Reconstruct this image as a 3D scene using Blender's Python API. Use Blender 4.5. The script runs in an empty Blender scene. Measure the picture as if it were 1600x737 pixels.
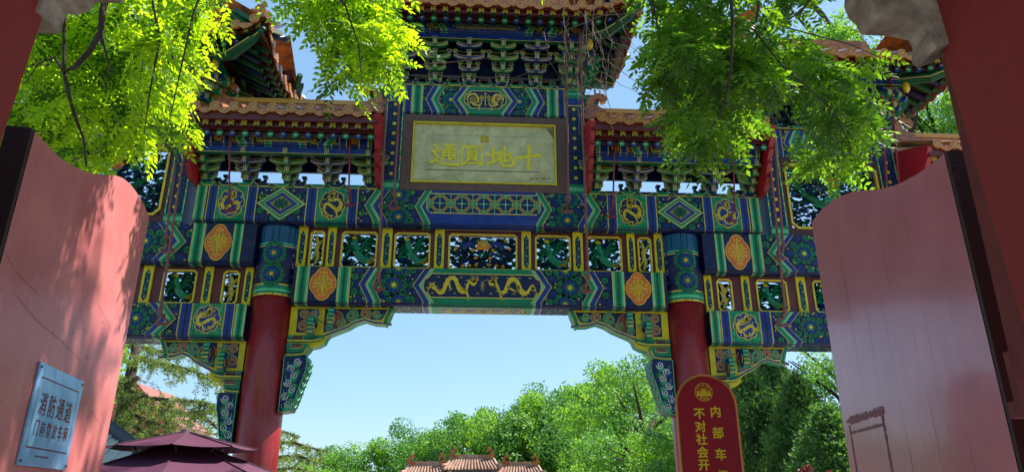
import bpy, math, random
import numpy as np
from mathutils import Vector, Matrix
R = math.radians
random.seed(7)
SC = bpy.context.scene
COL = SC.collection

# ------------------------------------------------------------------ camera
F = 1110.0
PITCH, YAW, EYE = R(20.3), R(3.3), 1.6
cam = bpy.data.cameras.new('camera'); camo = bpy.data.objects.new('camera', cam); COL.objects.link(camo)
camo.location = (0, 0, EYE); camo.rotation_euler = (R(90)+PITCH, 0, -YAW)
cam.sensor_width = 36; cam.lens = 36*F/1600; cam.clip_start = .05; cam.clip_end = 3000
SC.camera = camo
# ------------------------------------------------------------------ light
SUN = Vector((0.66, 0.30, 1.0)).normalized()
world = bpy.data.worlds.new("World"); SC.world = world; world.use_nodes = True
wn = world.node_tree; wn.nodes.clear()
sky = wn.nodes.new('ShaderNodeTexSky'); sky.sky_type = 'NISHITA'; sky.sun_disc = False
sky.sun_elevation = math.asin(SUN.z); sky.sun_rotation = math.atan2(SUN.x, SUN.y)
sky.air_density = 1.0; sky.dust_density = 0.5; sky.ozone_density = 2.2
bg = wn.nodes.new('ShaderNodeBackground'); bg.inputs[1].default_value = 0.095
wo = wn.nodes.new('ShaderNodeOutputWorld')
mixs = wn.nodes.new('ShaderNodeMix'); mixs.data_type = 'RGBA'; mixs.inputs[0].default_value = .52
mixs.inputs[7].default_value = (1.75, 3.4, 5.3, 1)
wn.links.new(sky.outputs[0], mixs.inputs[6]); wn.links.new(mixs.outputs[2], bg.inputs[0]); wn.links.new(bg.outputs[0], wo.inputs[0])
sl = bpy.data.lights.new('sun', 'SUN'); so = bpy.data.objects.new('sun', sl); COL.objects.link(so)
sl.energy = 5.0; sl.angle = R(.53); sl.color = (1, .95, .87)
so.rotation_euler = SUN.to_track_quat('Z', 'Y').to_euler(); so.location = (20, 5, 40)
SC.view_settings.view_transform = 'Standard'; SC.view_settings.look = 'None'
SC.view_settings.gamma = 1; SC.view_settings.exposure = 1.12
SC.render.engine = 'CYCLES'
SC.cycles.max_bounces = 8; SC.cycles.transparent_max_bounces = 8; SC.cycles.sample_clamp_indirect = 6

# ------------------------------------------------------------------ geometry of the view used for surveying positions
cp, sp, cy, sy = math.cos(PITCH), math.sin(PITCH), math.cos(YAW), math.sin(YAW)
RT, FW, UP = (cy, -sy, 0), (sy*cp, cy*cp, sp), (-sy*sp, -cy*sp, cp)
def ray(px, py):
    a = (px-800)/F; b = (368.5-py)/F
    return [FW[i]+a*RT[i]+b*UP[i] for i in range(3)]
def at(px, py, Y):
    d = ray(px, py); t = Y/d[1]
    return Vector((d[0]*t, Y, EYE+d[2]*t))
def hit(px, py, P0, ang):          # meet a vertical plane through P0 running along ang: (distance along it, height)
    d = (math.sin(ang), math.cos(ang)); r = ray(px, py)
    det = -r[0]*d[1]+r[1]*d[0]; t = (-P0[0]*d[1]+P0[1]*d[0])/det
    return (t*r[0]-P0[0])*d[0]+(t*r[1]-P0[1])*d[1], EYE+t*r[2]

# ------------------------------------------------------------------ materials
M = {}
def lin(c):
    return tuple(((x/255)/12.92 if x/255 <= .04045 else ((x/255+.055)/1.055)**2.4) for x in c)
def mat(name, rgb, rough=.6, var=.25, scale=6, bump=.0, bscale=40, metal=0, coat=0, trans=None, tw=.5, hue=None, spec=.5, dust=0):
    m = bpy.data.materials.new(name); m.use_nodes = True; nt = m.node_tree; N = nt.nodes; L = nt.links
    b = N['Principled BSDF']; out = N['Material Output']
    c = lin(rgb); c2 = lin(hue) if hue else tuple(x*(1-var) for x in c)
    tc = N.new('ShaderNodeTexCoord'); nz = N.new('ShaderNodeTexNoise'); nz.inputs['Scale'].default_value = scale
    nz.inputs['Detail'].default_value = 6; nz.inputs['Roughness'].default_value = .65
    L.new(tc.outputs['Object'], nz.inputs['Vector'])
    rp = N.new('ShaderNodeValToRGB'); rp.color_ramp.elements[0].position = .35; rp.color_ramp.elements[1].position = .65
    rp.color_ramp.elements[0].color = (*c2, 1); rp.color_ramp.elements[1].color = (*c, 1)
    L.new(nz.outputs['Fac'], rp.inputs['Fac'])
    if dust:      # settled dust, faded and flaked patches of the paint
        n3 = N.new('ShaderNodeTexNoise'); n3.inputs['Scale'].default_value = 3.3; n3.inputs['Detail'].default_value = 12; n3.inputs['Roughness'].default_value = .78
        L.new(tc.outputs['Object'], n3.inputs['Vector']); r3 = N.new('ShaderNodeValToRGB'); r3.color_ramp.elements[0].position = .5; r3.color_ramp.elements[1].position = .72
        r3.color_ramp.elements[0].color = (0,0,0,1); r3.color_ramp.elements[1].color = (dust,dust,dust,1); L.new(n3.outputs['Fac'], r3.inputs['Fac'])
        mx3 = N.new('ShaderNodeMix'); mx3.data_type = 'RGBA'; mx3.inputs[7].default_value = (.13,.12,.095,1)
        L.new(r3.outputs[0], mx3.inputs[0]); L.new(rp.outputs[0], mx3.inputs[6]); L.new(mx3.outputs[2], b.inputs['Base Color'])
    else: L.new(rp.outputs[0], b.inputs['Base Color'])
    b.inputs['Roughness'].default_value = rough; b.inputs['Metallic'].default_value = metal
    b.inputs['Coat Weight'].default_value = coat; b.inputs['Coat Roughness'].default_value = .12
    b.inputs['Specular IOR Level'].default_value = spec
    if bump:
        n2 = N.new('ShaderNodeTexNoise'); n2.inputs['Scale'].default_value = bscale; n2.inputs['Detail'].default_value = 5
        L.new(tc.outputs['Object'], n2.inputs['Vector'])
        bp = N.new('ShaderNodeBump'); bp.inputs['Strength'].default_value = bump; bp.inputs['Distance'].default_value = .02
        L.new(n2.outputs['Fac'], bp.inputs['Height']); L.new(bp.outputs[0], b.inputs['Normal'])
    if trans:
        t = N.new('ShaderNodeBsdfTranslucent'); t.inputs[0].default_value = (*lin(trans), 1)
        mx = N.new('ShaderNodeMixShader'); mx.inputs[0].default_value = tw
        L.new(b.outputs[0], mx.inputs[1]); L.new(t.outputs[0], mx.inputs[2]); L.new(mx.outputs[0], out.inputs['Surface'])
    M[name] = m
    return m
PT = dict(spec=.3)
mat('blue', (16, 56, 140), .42, .35, 9, dust=.28, **PT); mat('navy', (12, 30, 78), .45, .35, 9, dust=.2, **PT)
mat('green', (8, 130, 90), .42, .3, 9, dust=.28, **PT); mat('deep_green', (6, 84, 54), .45, .35, 9, dust=.2, **PT)
mat('mint', (84, 194, 140), .45, .25, 9, dust=.4, **PT); mat('teal', (12, 84, 122), .45, .3, 9, dust=.3, **PT)
mat('gold', (222, 194, 40), .36, .3, 14, metal=.15, dust=.3); mat('yellow', (214, 198, 18), .4, .25, 9, dust=.35, **PT)
mat('cream', (200, 188, 92), .5, .3, 12, dust=.5, **PT); mat('white', (222, 220, 190), .5, .3, 12, dust=.5, **PT)
mat('black', (8, 14, 18), .5, .2, 12, dust=.15, **PT); mat('orange', (208, 108, 54), .45, .2, 14, dust=.35, **PT)
mat('buff', (228, 160, 60), .4, .25, 14, dust=.3, **PT)
mat('red', (150, 30, 38), .42, .22, 5, dust=.4); mat('bright_red', (196, 30, 46), .4, .25, 5)
mat('dark_red', (92, 22, 24), .45, .3, 6); mat('maroon', (70, 18, 20), .5, .3, 6)
mat('pillar_red', (150, 28, 32), .36, .3, 3, bump=.25, bscale=22, coat=.2, dust=.35)
mat('board_brown', (104, 78, 70), .7, .3, 12, bump=.3, bscale=60)
mat('plaque_ground', (206, 204, 150), .7, .22, 5, bump=.25, bscale=50, hue=(172, 170, 124), dust=.25); mat('gilt', (228, 212, 30), .35, .12, 20, metal=.1)
mat('crack', (120, 122, 88), .8, .4, 20)
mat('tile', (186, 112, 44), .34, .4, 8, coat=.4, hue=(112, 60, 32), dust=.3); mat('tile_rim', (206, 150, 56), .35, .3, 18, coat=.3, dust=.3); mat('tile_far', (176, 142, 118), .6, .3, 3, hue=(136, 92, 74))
mat('tile_red', (168, 92, 56), .4, .3, 8, coat=.3)
mat('rust', (140, 84, 78), .6, .4, 25, bump=.3, bscale=80, hue=(104, 58, 58)); mat('iron', (132, 40, 44), .5, .3, 25)
mat('bark', (62, 50, 40), .9, .4, 10, bump=.6, bscale=30); mat('twig', (96, 72, 54), .85, .4, 20)
mat('stone', (176, 168, 154), .9, .3, 7, bump=.3, bscale=60, hue=(112, 102, 92))
mat('stone_light', (190, 186, 172), .85, .35, 5, bump=.6, bscale=18, hue=(142, 134, 122))
mat('wall_red', (136, 44, 42), .75, .12, 2, bump=.25, bscale=25)
mat('jamb_red', (112, 38, 36), .6, .35, 7, bump=.4, bscale=20)
mat('dark_wood', (44, 20, 20), .6, .3, 6, bump=.3, bscale=25)
mat('plum_canopy', (84, 28, 62), .75, .12, 5, bump=.08, bscale=200); mat('plum_edge', (56, 18, 40), .7, .15, 8)
mat('metal_roof', (206, 208, 210), .45, .15, 4); mat('roof_dark', (70, 80, 92), .5, .2, 6)
mat('sign_red', (150, 20, 36), .3, .08, 3, coat=.4); mat('sign_gold', (196, 132, 62), .3, .25, 12, metal=.5)
mat('sign_rim', (214, 186, 170), .3, .2, 12, metal=.3); mat('sign_yellow', (232, 208, 24), .4, .06, 8)
mat('notice', (150, 196, 232), .35, .18, 9, metal=.2, hue=(110, 162, 214)); mat('notice_ink', (120, 40, 52), .6, .3, 30)
mat('steel', (120, 120, 122), .4, .2, 10, metal=.8)
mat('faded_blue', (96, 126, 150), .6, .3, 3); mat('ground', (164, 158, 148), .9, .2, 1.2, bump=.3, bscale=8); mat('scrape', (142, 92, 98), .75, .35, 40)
mat('leaf', (102, 150, 30), .6, .35, 9, trans=(200, 236, 26), tw=.62, hue=(60, 108, 24)); mat('leaf_dark', (60, 106, 28), .6, .35, 9, trans=(92, 146, 18), tw=.4, hue=(30, 66, 18))
mat('leaf_shade', (84, 130, 36), .6, .35, 9, trans=(142, 190, 28), tw=.48, hue=(44, 88, 28))  # same foliage as leaf, with the right crown's shade put into the colour
mat('far_leaf', (124, 176, 58), .6, .3, .8, trans=(156, 208, 52), tw=.38, hue=(66, 122, 42))
mat('far_leaf_blue', (96, 152, 66), .6, .3, .8, trans=(120, 178, 60), tw=.33, hue=(46, 98, 46))
mat('cypress_leaf', (104, 152, 72), .7, .35, 1.6, trans=(120, 170, 60), tw=.25, hue=(40, 76, 44))
mat('cedar_leaf', (100, 130, 60), .6, .35, 1.1, trans=(160, 184, 60), tw=.3, hue=(34, 66, 46))
mat('red_leaf', (120, 44, 44), .6, .3, 2, trans=(140, 50, 50), tw=.2)
# painted wood of the leaves: long vertical streaks, worn gloss
def gate_paint(name, rgb, rgb2, rough, coat):
    m = mat(name, rgb, rough, .1, 2, coat=coat, hue=rgb2); nt = m.node_tree; N = nt.nodes; L = nt.links
    mp = N.new('ShaderNodeMapping'); mp.inputs['Scale'].default_value = (14, 14, .9)
    nz = N.new('ShaderNodeTexNoise'); nz.inputs['Scale'].default_value = 2.2; nz.inputs['Detail'].default_value = 7
    L.new(N['Texture Coordinate'].outputs['Object'], mp.inputs[0]); L.new(mp.outputs[0], nz.inputs['Vector'])
    bp = N.new('ShaderNodeBump'); bp.inputs['Strength'].default_value = .22; bp.inputs['Distance'].default_value = .01
    bp.inputs['Strength'].default_value = .12; L.new(nz.outputs['Fac'], bp.inputs['Height']); L.new(bp.outputs[0], N['Principled BSDF'].inputs['Normal'])
    mr = N.new('ShaderNodeMapRange'); mr.inputs['To Min'].default_value = rough-.08; mr.inputs['To Max'].default_value = rough+.12
    L.new(nz.outputs['Fac'], mr.inputs['Value']); L.new(mr.outputs[0], N['Principled BSDF'].inputs['Roughness'])
gate_paint('gate_pink', (198, 118, 114), (178, 96, 96), .42, .12)
gate_paint('gate_mauve', (190, 114, 124), (176, 100, 110), .32, .4)

# ------------------------------------------------------------------ mesh helpers
class MB:
    def __init__(s): s.v = []; s.f = []; s.m = []; s.names = []
    def mi(s, m):
        if m not in s.names: s.names.append(m)
        return s.names.index(m)
    def add(s, vs, fs, m):
        o = len(s.v); s.v += [tuple(p) for p in vs]; i = s.mi(m)
        for f in fs: s.f.append([a+o for a in f]); s.m.append(i)
    def box(s, x0, y0, z0, x1, y1, z1, m):
        s.add([(x0,y0,z0),(x1,y0,z0),(x1,y1,z0),(x0,y1,z0),(x0,y0,z1),(x1,y0,z1),(x1,y1,z1),(x0,y1,z1)],
              [(0,3,2,1),(4,5,6,7),(0,1,5,4),(1,2,6,5),(2,3,7,6),(3,0,4,7)], m)
    def prism(s, pts, a, b, m, m2=None):   # pts: 3D loop, swept from +a to +b
        n = len(pts); A = [Vector(p)+Vector(a) for p in pts]; B = [Vector(p)+Vector(b) for p in pts]
        s.add(A+B, [tuple(range(n-1,-1,-1)), tuple(range(n, 2*n))], m)
        s.add(A+B, [(i, (i+1) % n, n+(i+1) % n, n+i) for i in range(n)], m2 or m)
    def tube(s, pts, r, m, n=6, cap=True):
        pts = [Vector(p) for p in pts]; k = len(pts); vs = []
        for i, p in enumerate(pts):
            d = (pts[min(i+1, k-1)]-pts[max(i-1, 0)]).normalized()
            a = d.orthogonal().normalized() if abs(d.z) > .9 else d.cross(Vector((0,0,1))).normalized()
            b = d.cross(a); rr = r[i] if isinstance(r, (list, tuple)) else r
            if abs(d.z) > .9: a = Vector((1,0,0)); a = (a-d*a.dot(d)).normalized(); b = d.cross(a)
            vs += [p+(a*math.cos(t*2*math.pi/n)+b*math.sin(t*2*math.pi/n))*rr for t in range(n)]
        fs = [(i*n+j, i*n+(j+1) % n, (i+1)*n+(j+1) % n, (i+1)*n+j) for i in range(k-1) for j in range(n)]
        if cap: fs += [tuple(range(n-1,-1,-1)), tuple(range((k-1)*n, k*n))]
        s.add(vs, fs, m)
    def mesh(s, name, smooth=False):
        me = bpy.data.meshes.new(name); me.from_pydata(s.v, [], s.f)
        for n in s.names: me.materials.append(M[n])
        me.polygons.foreach_set('material_index', s.m)
        if smooth: me.polygons.foreach_set('use_smooth', [True]*len(s.f))
        me.update(); return me
    def build(s, name, parent=None, smooth=False, loc=None):
        return link(name, s.mesh(name, smooth), parent, loc)
def link(name, me, parent=None, loc=None, rot=None):
    o = bpy.data.objects.new(name, me); COL.objects.link(o); o.parent = parent
    if loc is not None: o.location = loc
    if rot is not None: o.rotation_euler = rot
    return o
def tag(o, label=None, cat=None, group=None, kind=None):
    for k, v in (('label', label), ('category', cat), ('group', group), ('kind', kind)):
        if v: o[k] = v
    return o
def thing(name, label, cat, loc=(0,0,0), group=None, rz=0):
    o = link(name, None, None, loc, (0,0,rz)); return tag(o, label, cat, group)

# ------------------------------------------------------------------ painting: raised outlines and colour fields laid on a surface
class Cv:
    def __init__(s, f, clip=None, step=.0012): s.f = f; s.mb = MB(); s.clip = clip; s.st = step
    def poly(s, pts, m, l):
        if s.clip:
            u0, v0, u1, v1 = s.clip
            for ax, lim, sg in ((0,u0,1),(0,u1,-1),(1,v0,1),(1,v1,-1)):
                out = []; n = len(pts)
                for i in range(n):
                    a, b = pts[i], pts[(i+1) % n]; da, db = (a[ax]-lim)*sg, (b[ax]-lim)*sg
                    if da >= 0: out.append(a)
                    if (da < 0) != (db < 0):
                        t = da/(da-db); out.append((a[0]+(b[0]-a[0])*t, a[1]+(b[1]-a[1])*t))
                pts = out
                if len(pts) < 3: return
        s.mb.add([s.f(u, v, l*s.st) for u, v in pts], [tuple(range(len(pts)))], m)
    def rect(s, u0, v0, u1, v1, m, l): s.poly([(u0,v0),(u1,v0),(u1,v1),(u0,v1)], m, l)
    def disc(s, u, v, r, m, l, n=12, sx=1, rot=0):
        s.poly([(u+math.cos(rot+i*2*math.pi/n)*r*sx, v+math.sin(rot+i*2*math.pi/n)*r) for i in range(n)], m, l)
    def stroke(s, pts, w, m, l, taper=False):
        n = len(pts); Lf = []; Rt = []
        for i in range(n):
            a, b = pts[max(i-1,0)], pts[min(i+1,n-1)]; dx, dy = b[0]-a[0], b[1]-a[1]; q = math.hypot(dx, dy) or 1
            ww = w/2
            if taper: t = i/(n-1); ww *= max(.12, 1-abs(2*t-1)**2) if taper == 2 else max(.1, 1-t)
            Lf.append((pts[i][0]-dy/q*ww, pts[i][1]+dx/q*ww)); Rt.append((pts[i][0]+dy/q*ww, pts[i][1]-dx/q*ww))
        for i in range(n-1): s.poly([Rt[i], Rt[i+1], Lf[i+1], Lf[i]], m, l)
    def loop(s, pts, w, m, l): s.stroke(list(pts)+[pts[0], pts[1]], w, m, l)
    def spiral(s, u, v, r, m, l, turns=1.4, w=.006, a0=0, sg=1, n=11):
        s.stroke([(u+math.cos(a0+sg*t*turns*6.283/n)*r*(1-t/n*.85), v+math.sin(a0+sg*t*turns*6.283/n)*r*(1-t/n*.85)) for t in range(n+1)], w, m, l)
    def curl(s, u, v, r, m, l, a0=0, sg=1):     # one painted curl: dark outline, colour, spiral line
        s.disc(u, v, r, 'black', l, 10); s.disc(u, v, r*.84, m, l+1, 10); s.spiral(u, v, r*.62, 'black', l+2, 1.3, r*.2, a0, sg, 8)
    def rosette(s, u, v, r, l, c='gold'):
        s.disc(u, v, r*1.02, 'black', l, 20)
        n = 11
        for i in range(n):
            a = i*2*math.pi/n; s.curl(u+math.cos(a)*r*.84, v+math.sin(a)*r*.84, r*.25, 'green', l+1, a, 1)
        s.disc(u, v, r*.62, 'black', l+4, 16)
        for i in range(10):
            a = (i+.5)*2*math.pi/10; s.disc(u+math.cos(a)*r*.49, v+math.sin(a)*r*.49, r*.14, 'blue', l+5, 8)
        for i in range(8):
            a = i*2*math.pi/8; s.disc(u+math.cos(a)*r*.29, v+math.sin(a)*r*.29, r*.1, 'green', l+6, 7)
        s.disc(u, v, r*.19, c, l+7, 10)
    def whorls(s, u0, u1, H, l, seed=1, g='green', b='blue'):   # field of curls with one and two half rosettes
        rnd = random.Random(seed); s.rect(u0, 0, u1, H, 'navy', l)
        r = H*.115; row = 0; v = r*.6
        while v < H+r:
            u = u0+(row % 2)*r*1.05
            while u < u1+r:
                s.curl(u, v, r, (g, b)[(row+int(u/r/4)) % 2], l+1, rnd.random()*6, rnd.choice((-1,1))); u += r*2.15
            v += r*1.9; row += 1
        for i in range(int((u1-u0)/H*14)):
            a, c = rnd.uniform(u0, u1), rnd.uniform(0, H); s.poly([(a,c-.016),(a+.014,c),(a,c+.016),(a-.014,c)], 'gold', l+4)
    def dragon(s, pts, w, l, m='gold', seed=3):
        rnd = random.Random(seed)
        P = []
        for i in range(len(pts)-1):      # smooth path
            p0, p1, p2, p3 = pts[max(i-1,0)], pts[i], pts[i+1], pts[min(i+2,len(pts)-1)]
            for k in range(5):
                t = k/5
                P.append(tuple(.5*((2*p1[j])+(-p0[j]+p2[j])*t+(2*p0[j]-5*p1[j]+4*p2[j]-p3[j])*t*t+(-p0[j]+3*p1[j]-3*p2[j]+p3[j])*t**3) for j in (0,1)))
        P.append(pts[-1]); s.stroke(P, w, m, l, 2)
        n = len(P)
        for i in range(2, n-2, 2):       # spines
            a, b = P[i-1], P[i+1]; dx, dy = b[0]-a[0], b[1]-a[1]; q = math.hypot(dx, dy) or 1
            ww = w*.95; s.poly([(P[i][0]-dx/q*w*.2, P[i][1]-dy/q*w*.2), (P[i][0]+dx/q*w*.2, P[i][1]+dy/q*w*.2), (P[i][0]-dy/q*ww, P[i][1]+dx/q*ww)], m, l+1)
        hx, hy = P[-1]; s.disc(hx, hy, w*.85, m, l+1, 9); s.disc(hx, hy+w*.2, w*.22, 'black', l+2, 6)
        for k in range(5):
            a = rnd.uniform(0, 6.28); s.stroke([(hx, hy), (hx+math.cos(a)*w*1.3, hy+math.sin(a)*w*1.3), (hx+math.cos(a+.5)*w*2.1, hy+math.sin(a+.5)*w*2.1)], w*.28, m, l+1, 1)
        for fr in (.25, .45, .62, .8):   # legs with claws
            i = int(n*fr); x, y = P[i]; a = rnd.uniform(0, 6.28) if fr != .45 else -1.3
            ex, ey = x+math.cos(a)*w*2, y+math.sin(a)*w*2; s.stroke([(x,y), (ex,ey)], w*.45, m, l+1)
            for d in (-.7, 0, .7): s.stroke([(ex,ey), (ex+math.cos(a+d)*w*.9, ey+math.sin(a+d)*w*.9)], w*.2, m, l+1, 1)
def lobed(u, v, rx, ry, n=4, k=.12, seg=48, ph=0):
    return [(u+math.cos(t)*rx*(1-k+k*abs(math.cos(n*(t+ph)))), v+math.sin(t)*ry*(1-k+k*abs(math.cos(n*(t+ph))))) for t in (i*2*math.pi/seg for i in range(seg))]
def dragon_medal(c, u, v, rx, ry, l, seed=1):
    c.poly(lobed(u, v, rx, ry), 'gold', l); c.poly(lobed(u, v, rx*.93, ry*.94), 'navy', l+1)
    c.poly(lobed(u, v, rx*.9, ry*.91), 'blue' if seed % 2 else 'navy', l+2)
    k = rx; q = lambda a, b: (u+a*k, v+b*ry)
    f = 1 if seed % 2 else -1
    c.dragon([q(f*-.2,-.72), q(f*.3,-.66), q(f*.62,-.3), q(f*.4,.05), q(f*-.1,-.2), q(f*-.5,-.38), q(f*-.66,.0), q(f*-.4,.36), q(f*.02,.3), q(f*.3,.34), q(f*.12,.6)], rx*.24, l+3, 'gold', seed)
    for a in range(12):
        t = seed+a*.52; r0 = .5+.12*(a % 3); c.stroke([q(math.cos(t)*r0, math.sin(t)*r0), q(math.cos(t+.2)*(r0+.14), math.sin(t+.2)*(r0+.14)), q(math.cos(t+.12)*(r0+.26), math.sin(t+.12)*(r0+.26))], rx*.07, 'gold', l+3, 1)
    for a in range(6): c.stroke([q(0,.35), q(math.cos(a*1.05)*.3,.38+math.sin(a*1.05)*.26)], rx*.06, 'gold', l+4, 1)
def flower_medal(c, u, v, rx, ry, l):
    c.poly(lobed(u, v, rx, ry, 2, .14, 40), 'gold', l); c.poly(lobed(u, v, rx*.94, ry*.95, 2, .14, 40), 'orange', l+1)
    for i in range(8):
        t = i*math.pi/4; k = 1 if i % 2 == 0 else .72
        x, y = math.cos(t), math.sin(t)
        c.stroke([(u+x*rx*.1, v+y*ry*.1), (u+x*rx*.8*k, v+y*ry*.82*k)], rx*.075, 'gold', l+2)
        for d in (-1, 1):
            for rr, sz in ((.42,.14),(.68,.11)):
                a = t+d*.26; c.spiral(u+math.cos(a)*rx*rr*k, v+math.sin(a)*ry*rr*k, rx*sz, 'gold', l+2, 1.1, rx*.055, t, d, 8)
    c.disc(u, v, rx*.16, 'gold', l+3); c.disc(u, v, rx*.09, 'orange', l+4); c.disc(u, v, rx*.04, 'gold', l+5, 6)
def lattice(c, u0, u1, v0, v1, l):
    c.poly([(u0+.07,v0),(u1-.07,v0),(u1,v0+.07),(u1,v1-.07),(u1-.07,v1),(u0+.07,v1),(u0,v1-.07),(u0,v0+.07)], 'cream', l)
    e = .018; c.poly([(u0+.07,v0+e),(u1-.07,v0+e),(u1-e,v0+.07),(u1-e,v1-.07),(u1-.07,v1-e),(u0+.07,v1-e),(u0+e,v1-.07),(u0+e,v0+.07)], 'green', l+1)
    old = c.clip; c.clip = (u0+.03, v0+e, u1-.03, v1-e); p = (v1-v0)/2; n = int((u1-u0)/p)+1
    vm = (v0+v1)/2; um = (u0+u1)/2
    for i in range(-n, n+1):
        for j in (-1, 0, 1):
            if (i+j) % 2 == 0:
                x, y = um+i*p*.5*1.0, vm+j*p; x = um+i*p
                c.disc(x, y, p*.7, 'gold', l+2, 8, 1, .39); c.disc(x, y, p*.64, 'navy', l+3, 8, 1, .39)
                for a in range(4): c.stroke([(x-math.cos(a*.785)*p*.52, y-math.sin(a*.785)*p*.52), (x+math.cos(a*.785)*p*.52, y+math.sin(a*.785)*p*.52)], .014, 'blue' if a % 2 else 'mint', l+4)
                c.disc(x, y, p*.1, 'gold', l+5, 6)
            else:
                x, y = um+i*p, vm+j*p
                c.poly([(x-p*.34,y),(x,y-p*.34),(x+p*.34,y),(x,y+p*.34)], 'mint', l+5)
                c.poly([(x-p*.22,y),(x,y-p*.22),(x+p*.22,y),(x,y+p*.22)], 'green', l+6); c.disc(x, y, p*.1, 'buff', l+7, 4)
        for sg in (-1, 1): c.stroke([(um+i*p-p*1.5, vm-sg*p*1.5), (um+i*p+p*1.5, vm+sg*p*1.5)], .01, 'red', l+3) if i % 2 else None
    c.clip = old
def stripe(c, u0, u1, H, kind, l, v0=0):
    seq = {'g': ('cream','mint','green','deep_green','green','mint','cream'), 'b': ('cream','blue','blue','navy','blue','blue','cream'), 'p': ('navy',)}[kind]
    w = (.1,.14,.18,.16,.18,.14,.1); w = w if len(seq) == 7 else (1,); x = u0; T = u1-u0
    for m, q in zip(seq, w): c.rect(x, v0, x+T*q, H, m, l); x += T*q
def chevron(c, u, sg, H, cols, tip, l):          # tip of the arrow at u, opening towards sg
    for m, w in cols:
        a, b = u, u+sg*w
        c.poly([(a,H/2),(a+sg*tip,H),(b+sg*tip,H),(b,H/2)], m, l); c.poly([(a,H/2),(b,H/2),(b+sg*tip,0),(a+sg*tip,0)], m, l)
        u = b
    return u
CHG = (('cream',.014),('green',.07),('mint',.03),('cream',.016),('blue',.085),('cream',.01))
CHB = (('cream',.012),('blue',.08),('cream',.016),('mint',.03),('green',.06),('cream',.01))
def cartouche(c, u0, u1, v0, v1, e, m, l):
    c.poly([(u0+e,v0),(u1-e,v0),(u1-e*.6,v0+e*.5),(u1-e*.15,v0+e*.75),(u1,(v0+v1)/2),(u1-e*.15,v1-e*.75),(u1-e*.6,v1-e*.5),(u1-e,v1),(u0+e,v1),(u0+e*.6,v1-e*.5),(u0+e*.15,v1-e*.75),(u0,(v0+v1)/2),(u0+e*.15,v0+e*.75),(u0+e*.6,v0+e*.5)], m, l)

def paint_beam(c, L, H, spec, seed=1, under=False):
    """paint a beam face; spec lists fields from the beam end towards its middle, laid on both halves"""
    c.rect(-L/2, 0, L/2, H, 'navy', 0)
    for sg in (-1, 1):
        U = lambda d: sg*(L/2-d)
        for it in spec:
            k = it[0]
            if k == 'stripe': a, b = sorted((U(it[1]), U(it[2]))); stripe(c, a, b, H, it[3], 14)
            elif k == 'whorl': a, b = sorted((U(it[1]), U(it[2]))); c.whorls(a, b, H, 1, seed)
            elif k == 'ros': 
                if not under: c.rosette(U(it[1]), it[2]*H, it[3], 5, it[4] if len(it) > 4 else 'gold')
            elif k == 'chev': chevron(c, U(it[1]), -sg, H, CHG if it[2] == 'g' else CHB, it[3], 13)
            elif k == 'field':
                a, b = sorted((U(it[1]), U(it[2]))); c.rect(a, 0, b, H, it[3], 13)
                rnd = random.Random(seed)
                for i in range(int((b-a)*H*520)): c.spiral(rnd.uniform(a+.02, b-.02), rnd.uniform(.02, H-.02), .02, 'mint' if it[3] == 'green' else 'blue', 14, 1, .005, i, 1, 5)
            elif k == 'diamond' and not under:
                a, b = sorted((U(it[1]), U(it[2]))); m = (a+b)/2; v = H/2
                for ly, (f, q) in enumerate(((1,'cream'),(.93,'mint'),(.86,'green'),(.74,'cream'),(.68,'blue'),(.45,'gold'),(.42,'deep_green'))):
                    c.poly([(a+(m-a)*(1-f),v),(m,v-v*f*1.0),(b-(b-m)*(1-f),v),(m,v+v*f*1.0)], q, 12+ly)
                for i in range(9):
                    x, y = (i % 3-1), (i//3-1); c.curl(m+(x-y)*.052, v+(x+y)*.042, .026, 'green' if i != 4 else 'blue', 19, i, 1)
                for x, y in ((1,0),(-1,0),(0,1),(0,-1)): c.disc(m+x*.115, v+y*.09, .014, 'gold', 22, 4)
            elif k == 'panel':   # shield panel closing the middle: tip at d, colour
                a = U(it[1]); tip = it[3]
                q = {'g': (('cream','green','deep_green')), 'b': (('cream','blue','navy'))}[it[2]]
                for j, (m, o) in enumerate(zip(q, (0,.014,.06))):
                    c.poly([(a-sg*o,H/2),(a-sg*(tip+o),H),(0,H),(0,0),(a-sg*(tip+o),0)], m, 15+j) if j < 2 else None
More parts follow.
